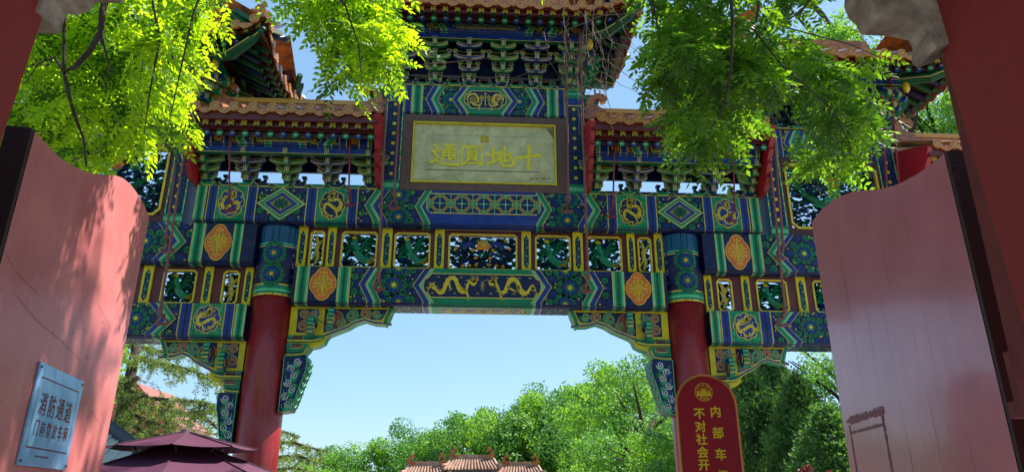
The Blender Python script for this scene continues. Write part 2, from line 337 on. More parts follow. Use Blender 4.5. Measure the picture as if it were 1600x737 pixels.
def beam(name, parent, x0, x1, z0, z1, yf, depth, spec, seed=1, extra=None, ground='navy'):
    """a timber with painted front, chamfer and underside"""
    L = x1-x0; H = z1-z0; ch = .045; xm = (x0+x1)/2
    mb = MB(); y1 = yf+depth
    pr = [(0,yf,z1),(0,yf,z0+ch),(0,yf+ch*.35,z0+ch*.3),(0,yf+ch,z0),(0,y1-ch,z0),(0,y1,z0+ch),(0,y1,z1)]
    mb.prism(pr, (x0,0,0), (x1,0,0), ground)
    o = mb.build(name, parent)
    c = Cv(lambda u, v, h: (xm+u, yf-.001-h, z0+ch+v), (-L/2, 0, L/2, H-ch)); paint_beam(c, L, H-ch, spec, seed)
    if extra: extra(c, L, H-ch)
    b = Cv(lambda u, v, h: (xm+u, yf+ch-.0008*0-v*.0+(-ch*(1-0)*(0)) if False else yf+ch*(1-v/ch)**1.0*1.0-.0, z0-.001-h*0+v) if False else (xm+u, yf+ch*(1-v/ch)-.003-h, z0+v-.002), (-L/2, 0, L/2, ch))
    # chamfer and underside: the same bands carried round
    for cc, hh in ((b, ch), (Cv(lambda u, v, h: (xm+u, yf+ch+v, z0-.0012-h), (-L/2, 0, L/2, depth-2*ch)), depth-2*ch)):
        cc.rect(-L/2, 0, L/2, hh, 'navy', 0)
        for sg in (-1, 1):
            U = lambda d: sg*(L/2-d)
            for it in spec:
                if it[0] == 'stripe': a, q = sorted((U(it[1]), U(it[2]))); stripe(cc, a, q, hh, it[3], 4)
                elif it[0] == 'field': a, q = sorted((U(it[1]), U(it[2]))); cc.rect(a, 0, q, hh, it[3], 3)
                elif it[0] == 'chev':
                    x = U(it[1])-sg*it[3]*.9
                    for m, w in (CHG if it[2] == 'g' else CHB): a, q = sorted((x, x-sg*w)); cc.rect(a, 0, q, hh, m, 4); x -= sg*w
                elif it[0] == 'whorl' and hh > ch*1.5: a, q = sorted((U(it[1]), U(it[2]))); cc.whorls(a, q, hh, 1, seed)
                elif it[0] == 'panel':
                    x = U(it[1])-sg*it[3]; a, q = sorted((x, 0)); cc.rect(a, 0, q, hh, 'green' if it[2] == 'g' else 'blue', 5)
                    if hh > ch*1.5:
                        a, q = sorted((x-sg*.12, 0)); cc.rect(a, hh*.12, q, hh*.88, 'cream', 6); cc.rect(a, hh*.2, q, hh*.8, 'blue', 7)
                        rnd = random.Random(5); k = a
                        while k < q-.1: cc.dragon([(k,hh*.4),(k+.06,hh*.6),(k+.12,hh*.4),(k+.18,hh*.6)], .05, 8, 'cream', int(k*50)); k += .24
    b.mb.names and merge(c.mb, b.mb); merge(c.mb, cc.mb)
    c.mb.build('painted_decoration', o)
    return o
def merge(a, b):
    o = len(a.v); a.v += b.v; mp = [a.mi(n) for n in b.names]
    a.f += [[i+o for i in f] for f in b.f]; a.m += [mp[i] for i in b.m]

_font = {}
def text_faces(s, size):
    cu = bpy.data.curves.new('t', 'FONT'); cu.body = s; cu.size = size; cu.align_x = 'CENTER'; cu.align_y = 'CENTER'; cu.resolution_u = 4
    o = bpy.data.objects.new('t', cu); COL.objects.link(o); bpy.context.view_layer.update()
    dg = bpy.context.evaluated_depsgraph_get(); me = bpy.data.meshes.new_from_object(o.evaluated_get(dg))
    vs = [(v.co.x, v.co.y) for v in me.vertices]; fs = [tuple(p.vertices) for p in me.polygons]
    bpy.data.objects.remove(o); bpy.data.curves.remove(cu); bpy.data.meshes.remove(me)
    if vs:
        xs = [v[0] for v in vs]; ys = [v[1] for v in vs]; cx, cyy = (min(xs)+max(xs))/2, (min(ys)+max(ys))/2
        vs = [(x-cx, y-cyy) for x, y in vs]
    return vs, fs
def write(c, s, u, v, size, m, l, bold=0, sx=1, rot=0, thick=0):
    vs, fs = text_faces(s, size); ca, sa = math.cos(rot), math.sin(rot)
    Q = [(u+(x*sx)*ca-y*sa, v+(x*sx)*sa+y*ca) for x, y in vs]
    h = l*c.st+thick
    c.mb.add([c.f(a, b, h) for a, b in Q], fs, m)
    ed = set()
    for f in fs:
        for i in range(len(f)): ed.add((f[i], f[(i+1) % len(f)]))
    bd = [(a, b) for (a, b) in ed if (b, a) not in ed]
    key = {}
    for a, b in bd:
        if bold:      # brush weight: the outline thickened, each stroke a hair apart in height
            p, q = Q[a], Q[b]; dx, dy = q[0]-p[0], q[1]-p[1]; d = math.hypot(dx, dy)
            if d < 1e-6: continue
            nx, ny = dy/d*bold, -dx/d*bold; ex, ey = dx/d*bold*.5, dy/d*bold*.5
            hh = h+.0001+.00002*(len(key) % 9); key[(a,b)] = 1
            c.mb.add([c.f(p[0]-ex, p[1]-ey, hh), c.f(q[0]+ex, q[1]+ey, hh), c.f(q[0]+ex*.6+nx, q[1]+ey*.6+ny, hh), c.f(p[0]-ex*.6+nx, p[1]-ey*.6+ny, hh)], [(0,3,2,1)], m)
        elif thick: c.mb.add([c.f(*Q[a], h), c.f(*Q[b], h), c.f(*Q[b], 0), c.f(*Q[a], 0)], [(0,1,2,3)], m)

# =================================================================== SETTING
g = MB(); g.add([(-1500,-1500,0),(1500,-1500,0),(1500,1500,0),(-1500,1500,0)], [(0,1,2,3)], 'ground'); tag(g.build('ground'), kind='structure')

# =================================================================== MEMORIAL ARCHWAY
X0, Y0 = .15, 10.6
arch = thing('memorial_archway', 'tall painted wooden archway with red pillars, green and blue beams and a four-character plaque', 'archway', (X0, Y0, 0))
def lo(px, py, Y): p = at(px, py, Y); return Vector((p.x-X0, Y-Y0, p.z))
# pillars
def pillar(x, ztop, zred, tall=True):
    mb = MB(); rr = .305
    mb.tube([(x,0,0),(x,0,.5*zred),(x,0,zred)], [rr*1.03, rr*1.01, rr], 'pillar_red', 40, True)
    o = mb.build('pillar', arch, True)
    sc_ = Cv(lambda u, v, h: (x+math.sin(u/rr)*(rr*1.012+h), -math.cos(u/rr)*(rr*1.012+h), v)); rq = random.Random(int(x*10))
    for i in range(46):
        u, v = rq.uniform(-.42,.42), rq.uniform(2.0, zred-.05); w_ = rq.uniform(.002,.008)
        if rq.random() < .5: sc_.disc(u, v, w_, rq.choice(('board_brown','red','rust')), 2, 7, .8)
        else: sc_.stroke([(u,v),(u+rq.uniform(-.01,.01),v-rq.uniform(.02,.12)),(u+rq.uniform(-.012,.012),v-rq.uniform(.13,.22))], rq.uniform(.002,.004), rq.choice(('maroon','dark_red','rust')), 2, 2)
    sc_.mb.build('lacquer_wear', o)['kind'] = 'stuff'
    cap = MB(); cap.tube([(x,0,zred+.002),(x,0,ztop)], rr+.012, 'navy', 40); 
    co = cap.build('pillar_head', o, True)
    R0 = rr+.013
    c = Cv(lambda u, v, h: (x+math.sin(u/R0)*(R0+h), -math.cos(u/R0)*(R0+h), zred+v), None)
    H = ztop-zred
    def ring(v0, v1, m, l):
        n = 24
        for i in range(n): c.rect(-1.0+i*2/n, v0, -1.0+(i+1)*2/n, v1, m, l)
    ring(0, .03, 'gold', 1); ring(.03, .16, 'green', 2); ring(.06, .1, 'mint', 3); ring(.16, .18, 'gold', 2); ring(H-.36, H-.03, 'teal', 1); ring(H-.36, H-.34, 'cream', 2); ring(H-.32, H-.3, 'mint', 2)
    for k, v in enumerate((.32, .65)):
        for u in (-.62, 0, .62):
            r = .172
            for i in range(13):
                a = i*2*math.pi/13; c.curl(u+math.cos(a)*r*.9, v+math.sin(a)*r*.9, r*.25, 'green', 2, a)
            for i in range(10):
                a = i*2*math.pi/10+.3; c.disc(u+math.cos(a)*r*.5, v+math.sin(a)*r*.5, r*.15, 'blue', 5, 8)
            for i in range(7):
                a = i*2*math.pi/7; c.disc(u+math.cos(a)*r*.28, v+math.sin(a)*r*.28, r*.11, 'green', 6, 7)
            c.disc(u, v, r*.17, 'buff', 7, 8)
        for u in (-.31, .31):
            for dv in (-.14, 0, .14): c.disc(u, v+dv, .035, 'blue', 2, 6); c.disc(u, v+dv, .012, 'buff', 4, 5)
    c.mb.build('painted_flower_band', co)
    return o
for x in (-3.14, 3.14): pillar(x, 5.54, 4.42)
for x in (-8.7, 8.7): pillar(x, 5.54, 4.42)

# lower main beam
YF = 10.35-Y0
S_LOW = [('stripe',.05,.24,'g'),('field',.24,.66,'navy'),('stripe',.66,.85,'g'),('whorl',.85,1.95),('chev',.98,'b',.14),('ros',1.5,.5,.2),('ros',1.58,.0,.18,'buff'),('ros',1.56,1.0,.18,'gold'),('chev',1.78,'b',.17),('panel',1.92,'g',.17)]
def ex_low(c, L, H):
    for s in (-1, 1): flower_medal(c, s*(L/2-.45), H/2, .2, H*.49, 16)
    cartouche(c, -.9, .9, H*.14, H*.86, .12, 'cream', 18); cartouche(c, -.885, .885, H*.17, H*.83, .12, 'navy', 19)
    for s in (-1, 1):
        c.dragon([(s*.82,H*.3),(s*.76,H*.55),(s*.68,H*.34),(s*.6,H*.3),(s*.52,H*.66),(s*.42,H*.7),(s*.34,H*.36),(s*.26,H*.34),(s*.2,H*.62),(s*.14,H*.6)], .062, 20, 'gold', 4)
        for i in range(9): 
            x = s*(.1+i*.085); c.stroke([(x,H*(.25+.5*(i%2))),(x+.03,H*(.3+.45*(i%2))),(x+.055,H*(.24+.5*(i%2)))], .012, 'gold', 20, 2)
    for a in range(6): c.stroke([(0,H*.5),(math.cos(a)*.05,H*.5+math.sin(a)*.1)], .014, 'gold', 20, 1)
beam('main_lower_beam', arch, -2.83, 2.83, 4.30, 4.88, YF, .5, S_LOW, 1, ex_low)
# upper main beam
S_UP = [('stripe',.0,.16,'g'),('stripe',.18,.33,'b'),('field',.33,.77,'green'),('stripe',.77,.93,'b'),('whorl',.93,1.68),('diamond',.93,1.68),('stripe',1.68,1.85,'b'),('field',1.85,2.32,'green'),('stripe',2.32,2.48,'b'),('whorl',2.48,3.5),('chev',2.58,'g',.16),('ros',3.12,.18,.17,'buff'),('ros',3.1,.85,.17),('chev',3.36,'g',.15),('panel',3.46,'b',.15)]
def ex_up(c, L, H):
    for s in (-1, 1):
        for d, sd in ((.55,1),(2.09,2)): dragon_medal(c, s*(L/2-d), H/2, .205, H*.46, 15, sd)
    lattice(c, -.9, .9, H*.3, H*.92, 18)
beam('main_upper_beam', arch, -4.44, 4.44, 5.565, 6.165, YF, .5, S_UP, 2, ex_up)
# side beams
S_SU = [('stripe',0,.2,'p'),('stripe',.2,.34,'g'),('field',.34,.76,'navy'),('stripe',.76,.95,'g'),('whorl',.95,2.1),('chev',1.02,'g',.24),('ros',1.62,.5,.17),('chev',1.8,'b',.22),('panel',1.95,'g',.22)]
S_SL = [('stripe',0,.15,'g'),('stripe',.16,.31,'b'),('field',.31,.76,'green'),('stripe',.76,.95,'b'),('whorl',.95,2.1),('chev',.98,'g',.2),('ros',1.55,.5,.16),('chev',1.8,'b',.2),('panel',1.95,'b',.2)]
def ex_su(c, L, H):
    for s in (-1, 1): flower_medal(c, s*(L/2-.55), H/2, .2, H*.49, 16)
    cartouche(c, -.32, .32, H*.12, H*.88, .12, 'gold', 18); cartouche(c, -.3, .3, H*.16, H*.84, .12, 'blue', 19); dragon_medal(c, 0, H/2, .2, H*.32, 20, 3)
def ex_sl(c, L, H):
    for s in (-1, 1): dragon_medal(c, s*(L/2-.54), H/2, .2, H*.46, 15, 5)
    c.poly([(-.3,H*.3),(-.14,H*.1),(.14,H*.1),(.3,H*.3),(.3,H*.7),(.14,H*.9),(-.14,H*.9),(-.3,H*.7)], 'cream', 18)
    c.poly([(-.28,H*.32),(-.13,H*.13),(.13,H*.13),(.28,H*.32),(.28,H*.68),(.13,H*.87),(-.13,H*.87),(-.28,H*.68)], 'green', 19); c.rosette(0, H/2, .15, 20)
for s in (-1, 1):
    a, b = sorted((s*3.45, s*8.4))
    beam('side_upper_beam', arch, a, b, 4.89, 5.535, YF, .5, S_SU, 3, ex_su)
    beam('side_lower_beam', arch, a, b, 3.77, 4.285, YF, .5, S_SL, 4, ex_sl)

# openwork panel rows
def carved(mb, x0, x1, z0, z1, y, kind, seed):
    """pierced carving: overlapping scrolls, a creature, gaps left open"""
    rnd = random.Random(seed); W, H = x1-x0, z1-z0; xm, zm = (x0+x1)/2, (z0+z1)/2
    def blade(pts, w, m, dy):
        n = len(pts); A = []; B = []
        for i in range(n):
            p, q = pts[max(i-1,0)], pts[min(i+1,n-1)]; dx, dz = q[0]-p[0], q[1]-p[1]; d = math.hypot(dx, dz) or 1; ww = w*(.45+.55*math.sin(math.pi*(i+.5)/n))
            A.append((pts[i][0]-dz/d*ww, pts[i][1]+dx/d*ww)); B.append((pts[i][0]+dz/d*ww, pts[i][1]-dx/d*ww))
        cl = lambda p: (min(max(p[0], x0), x1), min(max(p[1], z0), z1))
        A = [cl(p) for p in A]; B = [cl(p) for p in B]
        yy = y+dy
        for i in range(n-1):
            c0 = cl(pts[i]); c1 = cl(pts[i+1])
            mb.add([(A[i][0],yy+.012,A[i][1]),(A[i+1][0],yy+.012,A[i+1][1]),(c1[0],yy-.012,c1[1]),(c0[0],yy-.012,c0[1]),(B[i+1][0],yy+.012,B[i+1][1]),(B[i][0],yy+.012,B[i][1])], [(0,3,2,1),(3,5,4,2),(0,1,4,5)], m)
    for i in range(int(W*H*440)+8):
        x, z, r = rnd.uniform(x0+.02, x1-.02), rnd.uniform(z0+.02, z1-.02), rnd.uniform(.02, .046); yy = y+.055+i*.0001
        if rnd.random() < .0: continue
        mb.add([(min(max(x+math.cos(q*.785+i)*r*1.3*rnd.uniform(.8,1.1), x0), x1), yy, min(max(z+math.sin(q*.785+i)*r*.75, z0), z1)) for q in range(8)], [tuple(range(8))], rnd.choice(('deep_green','navy','deep_green')))
    k = int(W*H*260)+8
    for i in range(k):
        x, z = rnd.uniform(x0, x1), rnd.uniform(z0, z1); a = rnd.uniform(-.5, .5)+(math.pi if rnd.random() < .5 else 0); l = rnd.uniform(.06, .14)
        P = []
        for j in range(6): P.append((x, z)); x += math.cos(a)*l/5; z += math.sin(a)*l/5; a += rnd.choice((-.4,.5))
        blade(P, rnd.uniform(.012, .024), rnd.choice(('deep_green','navy','green','navy','deep_green','blue')), rnd.uniform(0, .05))
    for t in range(int(H/.1)+1):     # waving stems tie it together
        z = z0+H*(t+.3)/(int(H/.1)+1); blade([(x0+W*j/14, z+.025*math.sin(j*1.3+t+seed)) for j in range(15)], .011, ('navy','deep_green')[t % 2], .03)
    if kind == 'bird':
        s = 1 if seed % 2 else -1; q = lambda a, b: (xm+s*a*W, zm+b*H)
        blade([q(-.4,-.25), q(-.2,-.3), q(0,-.15), q(.12,.1), q(.16,.32)], H*.11, 'green', -.01)
        for i in range(5): blade([q(-.02,-.05+.02*i), q(-.2,.1+.06*i), q(-.38,.02+.1*i)], H*.035, ('green','deep_green')[i % 2], -.012)
        for i in range(4): blade([q(.1,-.02), q(.28,.02+.06*i), q(.42,-.2+.12*i)], H*.035, ('green','deep_green')[i % 2], -.012)
        blade([q(.1,.34), q(.17,.4), q(.24,.36)], H*.05, 'gold', -.02)
        for i in range(3): blade([q(-.2,-.3), q(-.36,-.36+.05*i), q(-.46,-.3+.1*i)], H*.02, 'gold', -.015)
    elif kind == 'lotus':
        for i in range(9):
            a = math.pi*(i/8); blade([(xm, z0+H*.62), (xm+math.cos(a)*H*.14, z0+H*.62+math.sin(a)*H*.15), (xm+math.cos(a)*H*.17, z0+H*.68+math.sin(a)*H*.2)], H*.04, 'buff' if i not in (3,4,5) else 'cream', -.03)
        for s in (-1, 1):
            blade([(xm+s*W*.1,z0+H*.2),(xm+s*W*.2,z0+H*.3),(xm+s*W*.3,z0+H*.22),(xm+s*W*.4,z0+H*.12)], H*.06, 'navy', -.015)
            blade([(xm+s*W*.12,z0+H*.75),(xm+s*W*.2,z0+H*.8),(xm+s*W*.27,z0+H*.72),(xm+s*W*.3,z0+H*.6)], H*.09, 'blue', -.015)
            blade([(xm+s*W*.25,z0+H*.42),(xm+s*W*.33,z0+H*.5),(xm+s*W*.42,z0+H*.42)], H*.06, 'navy', -.01)
            for a, b in ((.1,.12),(.2,.1),(.3,.08),(.15,.55),(.4,.6),(.34,.85),(.11,.32)): blade([(xm+s*W*a-.02,z0+H*b),(xm+s*W*a,z0+H*b+.02),(xm+s*W*a+.025,z0+H*b)], H*.045, 'buff', -.03)
    elif kind == 'white':
        s = 1 if seed % 2 else -1; q = lambda a, b: (xm+s*a*W, zm+b*H)
        blade([q(.1,-.42), q(-.1,-.2), q(.05,.0), q(.0,.22), q(.2,.42)], W*.17, 'cream', -.015); blade([q(-.35,.3), q(-.1,.12), q(.3,.1)], W*.12, 'cream', -.02)
        blade([q(.4,-.3), q(.1,-.12), q(-.3,-.1)], W*.1, 'cream', -.02)
    elif kind == 'phoenix':
        s = 1 if xm > 0 else -1
        for i in range(11): blade([(xm-s*W*.42+s*W*.02*i,z0+H*(.85-.045*i)),(xm-s*W*.3+s*W*.02*i,z0+H*(.55-.02*i)),(xm-s*W*.08,z0+H*(.42-.012*i)),(xm+s*W*.1,z0+H*(.5+.01*i))], .028, ('green','deep_green')[i % 2], -.01-.001*i)
        blade([(xm-s*W*.1,z0+H*.45),(xm+s*W*.02,z0+H*.5),(xm+s*W*.06,z0+H*.62),(xm,z0+H*.74)], .07, 'green', -.03)
        for i in range(6): blade([(xm+s*W*.05,z0+H*.55),(xm+s*W*(.2),z0+H*(.45-.05*i)),(xm+s*W*.3,z0+H*(.5-.09*i))], .026, 'green', -.02)
        for i in range(8):
            a = i*.785; blade([(xm+s*W*.02,z0+H*.78),(xm+s*W*.02+math.cos(a)*.07,z0+H*.78+math.sin(a)*.07),(xm+s*W*.02+math.cos(a)*.12,z0+H*.78+math.sin(a)*.12)], .03, 'orange', -.04)
        for i in range(9): blade([(xm+s*W*.2,z0+H*.8),(xm+s*W*(.24+.02*i),z0+H*(.72-.02*i)),(xm+s*W*(.3+.02*i),z0+H*(.76-.04*i))], .03, 'blue', -.02)
def oct_ring(mb, x0, x1, z0, z1, w, y, m, ch=.045, t=.02):
    def lp(e, c): return [(x0+e+c,z0+e),(x1-e-c,z0+e),(x1-e,z0+e+c),(x1-e,z1-e-c),(x1-e-c,z1-e),(x0+e+c,z1-e),(x0+e,z1-e-c),(x0+e,z0+e+c)]
    A, B = lp(0, ch), lp(w, ch*.8); n = 8
    vs = [(p[0],y-t,p[1]) for p in A]+[(p[0],y-t,p[1]) for p in B]+[(p[0],y+.03,p[1]) for p in A]+[(p[0],y+.03,p[1]) for p in B]
    fs = []
    for i in range(n):
        j = (i+1) % n; fs += [(i,j,n+j,n+i),(i,2*n+i,2*n+j,j),(n+i,n+j,3*n+j,3*n+i)]
    mb.add(vs, fs, m)
def row(name, z0, z1, Y, cells, ends):
    """board with real openings. cells: (x0, x1, kind) of opening incl. gold rim; everything between is board"""
    yf = Y-Y0; mb = MB(); xs = ends[0]; gap = (z1-z0)*.1
    holes = [c for c in cells if c[2] != 'post']
    for (a, b, k) in sorted(holes):
        if a > xs: mb.box(xs, yf, z0, a, yf+.1, z1, 'dark_red')
        mb.box(a, yf, z0, b, yf+.1, z0+gap*.6, 'dark_red'); mb.box(a, yf, z1-gap, b, yf+.1, z1, 'dark_red'); xs = b
    if ends[1] > xs: mb.box(xs, yf, z0, ends[1], yf+.1, z1, 'dark_red')
    o = mb.build(name, arch)
    for i, (a, b, k) in enumerate(cells):
        if k == 'post':
            p = MB(); w = b-a; p.box(a, yf-.03, z0, b, yf+.0, z1, 'yellow')
            h = z1-z0; c = Cv(lambda u, v, hh: ((a+b)/2+u, yf-.031-hh, z0+v))
            c.poly([(0,h*.1),(w*.26,h*.2),(w*.26,h*.8),(0,h*.9),(-w*.26,h*.8),(-w*.26,h*.2)], 'navy', 1)
            for q in range(7): c.spiral((-1)**q*w*.06, h*(.2+q*.1), w*.17, 'green' if q % 2 else 'mint', 2, 1, .009, q, 1, 7)
            merge(p, c.mb); p.build('yellow_strip', o)
        else:
            p = MB(); oct_ring(p, a-.005, b+.005, z0+gap*.5, z1-gap*.9, .026, yf, 'gold'); fo = p.build('gold_rim', o)
            q = MB(); carved(q, a+.012, b-.012, z0+gap*.6+.012, z1-gap-.012, yf+.04, k, 11+i); q.build('pierced_carving', o)
    return o
def X(px, py=390, Y=10.5): return at(px, py, Y).x-X0
main_cells = []
half = [(465,479,'post'),(484,506,'white'),(511,524,'post'),(533,589,'bird'),(596,612,'post'),(616,672,'bird'),(679,694,'post')]
for a, b, k in half:
    p, q = X(a), X(b); main_cells += [(p, q, k), (-q, -p, k)]
main_cells.append((X(701), -X(701), 'lotus')); main_cells.sort()
row('main_openwork_board', 4.875, 5.57, 10.5, main_cells, (-2.85, 2.85))
sc = [(3.46,3.58,'post'),(3.66,3.9,'white'),(4.05,4.18,'post'),(4.29,4.78,'bird'),(4.93,5.08,'post'),(5.2,5.7,'bird'),(5.84,5.98,'post'),(6.1,6.9,'lotus'),(7.0,7.14,'post'),(7.25,7.75,'bird'),(7.85,7.98,'post')]
row('side_openwork_board', 4.28, 4.895, 10.5, sc, (3.44, 8.4))
row('side_openwork_board', 4.28, 4.895, 10.5, sorted([(-b, -a, k) for a, b, k in sc]), (-8.4, -3.44))

# posts above, central board and plaque
def blue_post(x0, x1, z0, z1, y=-.25):
    mb = MB(); mb.box(x0, y, z0, x1, y+.5, z1, 'navy'); o = mb.build('upper_post', arch)
    H = z1-z0; W = x1-x0; c = Cv(lambda u, v, h: ((x0+x1)/2+u, y-.001-h, z0+v), (-W/2, 0, W/2, H))
    for v0, v1, m in ((0,.05,'green'),(.05,.12,'mint'),(.12,.17,'green'),(H-.32,H-.3,'gold'),(H-.3,H-.18,'blue'),(H-.17,H-.1,'green'),(H-.1,H-.07,'mint'),(H-.07,H,'green')): c.rect(-W/2, v0, W/2, v1, m, 1)
    c.rect(-W/2, .17, -W/2+.02, H-.32, 'mint', 2); c.rect(W/2-.02, .17, W/2, H-.32, 'mint', 2)
    v = .28; k = 0
    while v < H-.36:
        for sx in (-.5, 0, .5):
            for i in range(9):
                a = i*2*math.pi/9+k; c.disc(sx*W+math.cos(a)*W*.27, v+(abs(sx) > .1)*.09+math.sin(a)*W*.27, .011, ('blue','green')[(i+k) % 2], 2, 6)
        c.disc(0, v, .032, 'gold', 3, 9); c.disc(-W*.5, v+.09, .024, 'gold', 3, 8); c.disc(W*.5, v+.09, .024, 'gold', 3, 8)
        v += .18; k += 1
    c.mb.build('painted_dots', o)
for s in (-1, 1):
    a, b = sorted((s*1.34, s*1.62)); blue_post(a, b, 6.17, 8.09)
    a, b = sorted((s*4.62, s*4.9)); blue_post(a, b, 5.54, 7.5, -.2)
    a, b = sorted((s*6.6, s*6.9)); blue_post(a, b, 5.54, 7.5, -.2)
S_TOP = [('stripe',0,.12,'b'),('stripe',.12,.3,'g'),('whorl',.3,1.05),('chev',.34,'b',.12),('ros',.76,.5,.13),('ros',.7,-.05,.12,'buff'),('chev',.78,'b',.16),('panel',.9,'g',.16)]
def ex_top(c, L, H):
    cartouche(c, -.36, .36, H*.18, H*.86, .12, 'cream', 18); cartouche(c, -.345, .345, H*.21, H*.83, .12, 'navy', 19)
    for s in (-1, 1):
        c.dragon([(s*.26,H*.3),(s*.3,H*.6),(s*.18,H*.72),(s*.12,H*.5),(s*.2,H*.35),(s*.08,H*.32),(s*.06,H*.6)], .04, 20, 'gold', 6)
        c.spiral(s*.2, H*.52, .07, 'gold', 20, 1.5, .016, 0, s)
    c.stroke([(0,H*.28),(0,H*.75)], .014, 'gold', 20); c.disc(0, H*.74, .018, 'gold', 21, 6)
beam('central_top_beam', arch, -1.335, 1.335, 7.535, 8.09, YF+.02, .4, S_TOP, 6, ex_top)
# plaque
pq = MB(); yb = -.24; pq.box(-1.335, yb+.06, 6.17, 1.335, yb+.3, 7.53, 'board_brown')
for a in ((-1.33,6.172,1.33,6.30),(-1.33,7.41,1.33,7.528),(-1.33,6.30,-1.18,7.41),(1.18,6.30,1.33,7.41)): pq.box(a[0], yb-.02, a[1], a[2], yb+.06, a[3], 'board_brown')
po = pq.build('name_plaque', arch); tag(po, label='brown framed plaque with four gold characters')
pf = MB()
for a in ((-1.17,6.31,1.17,6.336),(-1.17,7.374,1.17,7.40),(-1.17,6.336,-1.144,7.374),(1.144,6.336,1.17,7.374)): pf.box(a[0], yb-.03, a[1], a[2], yb+.05, a[3], 'yellow')
pf.build('gold_frame', po)
pgm = MB(); pgm.box(-1.145, yb+.02, 6.335, 1.145, yb+.055, 7.375, 'plaque_ground'); pgm.build('plaque_field', po)
c = Cv(lambda u, v, h: (u, yb+.0195-h, 6.85+v))
c.loop([(-.93,-.3),(.9,-.3),(.9,.33),(-.93,.33)], .006, 'crack', 1); c.loop([(-.925,-.295),(.895,-.295),(.895,.325),(-.925,.325)], .004, 'white', 2)
c.stroke([(-.83,-.5),(-.76,-.43),(-.62,-.385),(-.5,-.4),(-.42,-.46),(-.38,-.5)], .007, 'crack', 1); c.stroke([(-.62,-.39),(-.57,-.45),(-.6,-.5)], .005, 'crack', 2)
c.stroke([(-.76,-.43),(-.55,-.44),(-.42,-.46)], .004, 'crack', 3)
c.poly([(1.02,.5),(1.14,.5),(1.14,.3),(1.1,.36),(1.07,.42)], 'crack', 1)
rn = random.Random(3)
for i in range(26): x = .74+i*.013; c.stroke([(x,-.42+rn.uniform(-.02,.02)),(x+.012,-.41+rn.uniform(-.02,.02))], .008, 'crack', 1)
for i in range(160): x, z = rn.uniform(-1.1, 1.1), rn.choice((rn.uniform(.34,.5), rn.uniform(-.5,.5))); c.disc(x, z, rn.uniform(.002,.006), 'crack', 1, 5)
c.mb.build('cracked_line_work', po)
GLY = {'十': [[(-.44,-.06),(-.1,.0),(.44,.1)],[(.03,.48),(.02,.1),(.0,-.5)]],
 '地': [[(-.48,.1),(-.14,.17)],[(-.3,.36),(-.3,.0),(-.31,-.22)],[(-.5,-.28),(-.3,-.22),(-.1,-.08)],[(-.08,.0),(.36,.16),(.36,-.04),(.27,-.12)],[(.14,.46),(.14,.1),(.13,-.18)],[(-.0,.24),(-.02,-.24),(.1,-.38),(.36,-.38),(.5,-.3),(.46,-.14)]],
 '圓': [[(-.4,.42),(-.42,0),(-.4,-.46)],[(-.4,.41),(0,.43),(.4,.45),(.42,0),(.4,-.46),(.32,-.42)],[(-.38,-.4),(.38,-.4)],[(-.2,.31),(-.17,.17)],[(-.2,.31),(.2,.32),(.17,.17)],[(-.16,.17),(.16,.17)],[(-.19,.07),(-.18,-.22)],[(-.19,.07),(.19,.08),(.18,-.22)],[(-.15,-.03),(.15,-.03)],[(-.15,-.12),(.15,-.12)],[(-.18,-.21),(.18,-.21)],[(-.07,-.22),(-.22,-.33)],[(.07,-.22),(.24,-.33)]],
 '通': [[(-.02,.45),(.32,.46),(.18,.32)],[(.1,.36),(.22,.29)],[(-.07,.23),(-.06,0),(-.1,-.22)],[(-.07,.23),(.15,.24),(.38,.25),(.39,0),(.38,-.2),(.3,-.15)],[(-.04,.1),(.36,.11)],[(-.04,-.03),(.36,-.02)],[(.16,.24),(.16,-.2)],[(-.4,.4),(-.3,.3)],[(-.46,.12),(-.28,.15),(-.36,.0),(-.26,-.1),(-.38,-.26)],[(-.5,-.36),(-.36,-.26),(-.1,-.4),(.2,-.44),(.52,-.44)]]}
for ch, u, sz, v in (('通',-.64,.40,-.03),('圓',-.2,.37,-.02),('地',.27,.40,-.05),('十',.72,.38,-.03)):
    t = Cv(lambda a, b, h: (a, yb+.019-h, 6.85+b)); t.st = .0004
    for k, S_ in enumerate(GLY[ch]):
        W0 = (.2 if ch == '十' else .155 if ch == '地' else .1 if ch == '圓' and 2 < k else .135)*sz; P = [(u+a*sz*1.05, v+b*sz) for a, b in S_]; Q_ = []
        for i in range(len(P)-1):
            for j in range(5): q = j/5; Q_.append((P[i][0]+(P[i+1][0]-P[i][0])*q, P[i][1]+(P[i+1][1]-P[i][1])*q))
        Q_.append(P[-1]); n_ = len(Q_)-1
        for i in range(n_):
            a, b = Q_[i], Q_[i+1]; dx, dy = b[0]-a[0], b[1]-a[1]; d = math.hypot(dx, dy) or 1
            wa = W0*(1.1-.5*math.sin(math.pi*i/n_)**.7)/2; wb = W0*(1.1-.5*math.sin(math.pi*(i+1)/n_)**.7)/2; l_ = 10+k*3+i % 2
            t.poly([(a[0]+dy/d*wa,a[1]-dx/d*wa),(b[0]+dy/d*wb,b[1]-dx/d*wb),(b[0]-dy/d*wb,b[1]+dx/d*wb),(a[0]-dy/d*wa,a[1]+dx/d*wa)], 'gilt', l_)
        for (x, y) in (Q_[0], Q_[-1])+tuple(P[1:-1]): t.disc(x, y, W0*.56, 'gilt', 12+k*3, 8, 1, .3)
    t.mb.build('gold_character', po)
t = Cv(lambda a, b, h: (a, yb+.019-h, 6.85+b)); t.rect(-.07, .21, .07, .345, 'gold', 1); t.rect(-.058, .222, .058, .333, 'dark_red', 2); t.rect(-.05,.23,.05,.325,'gold',3); write(t, '印', 0, .277, .08, 'dark_red', 4); t.mb.build('seal', po)

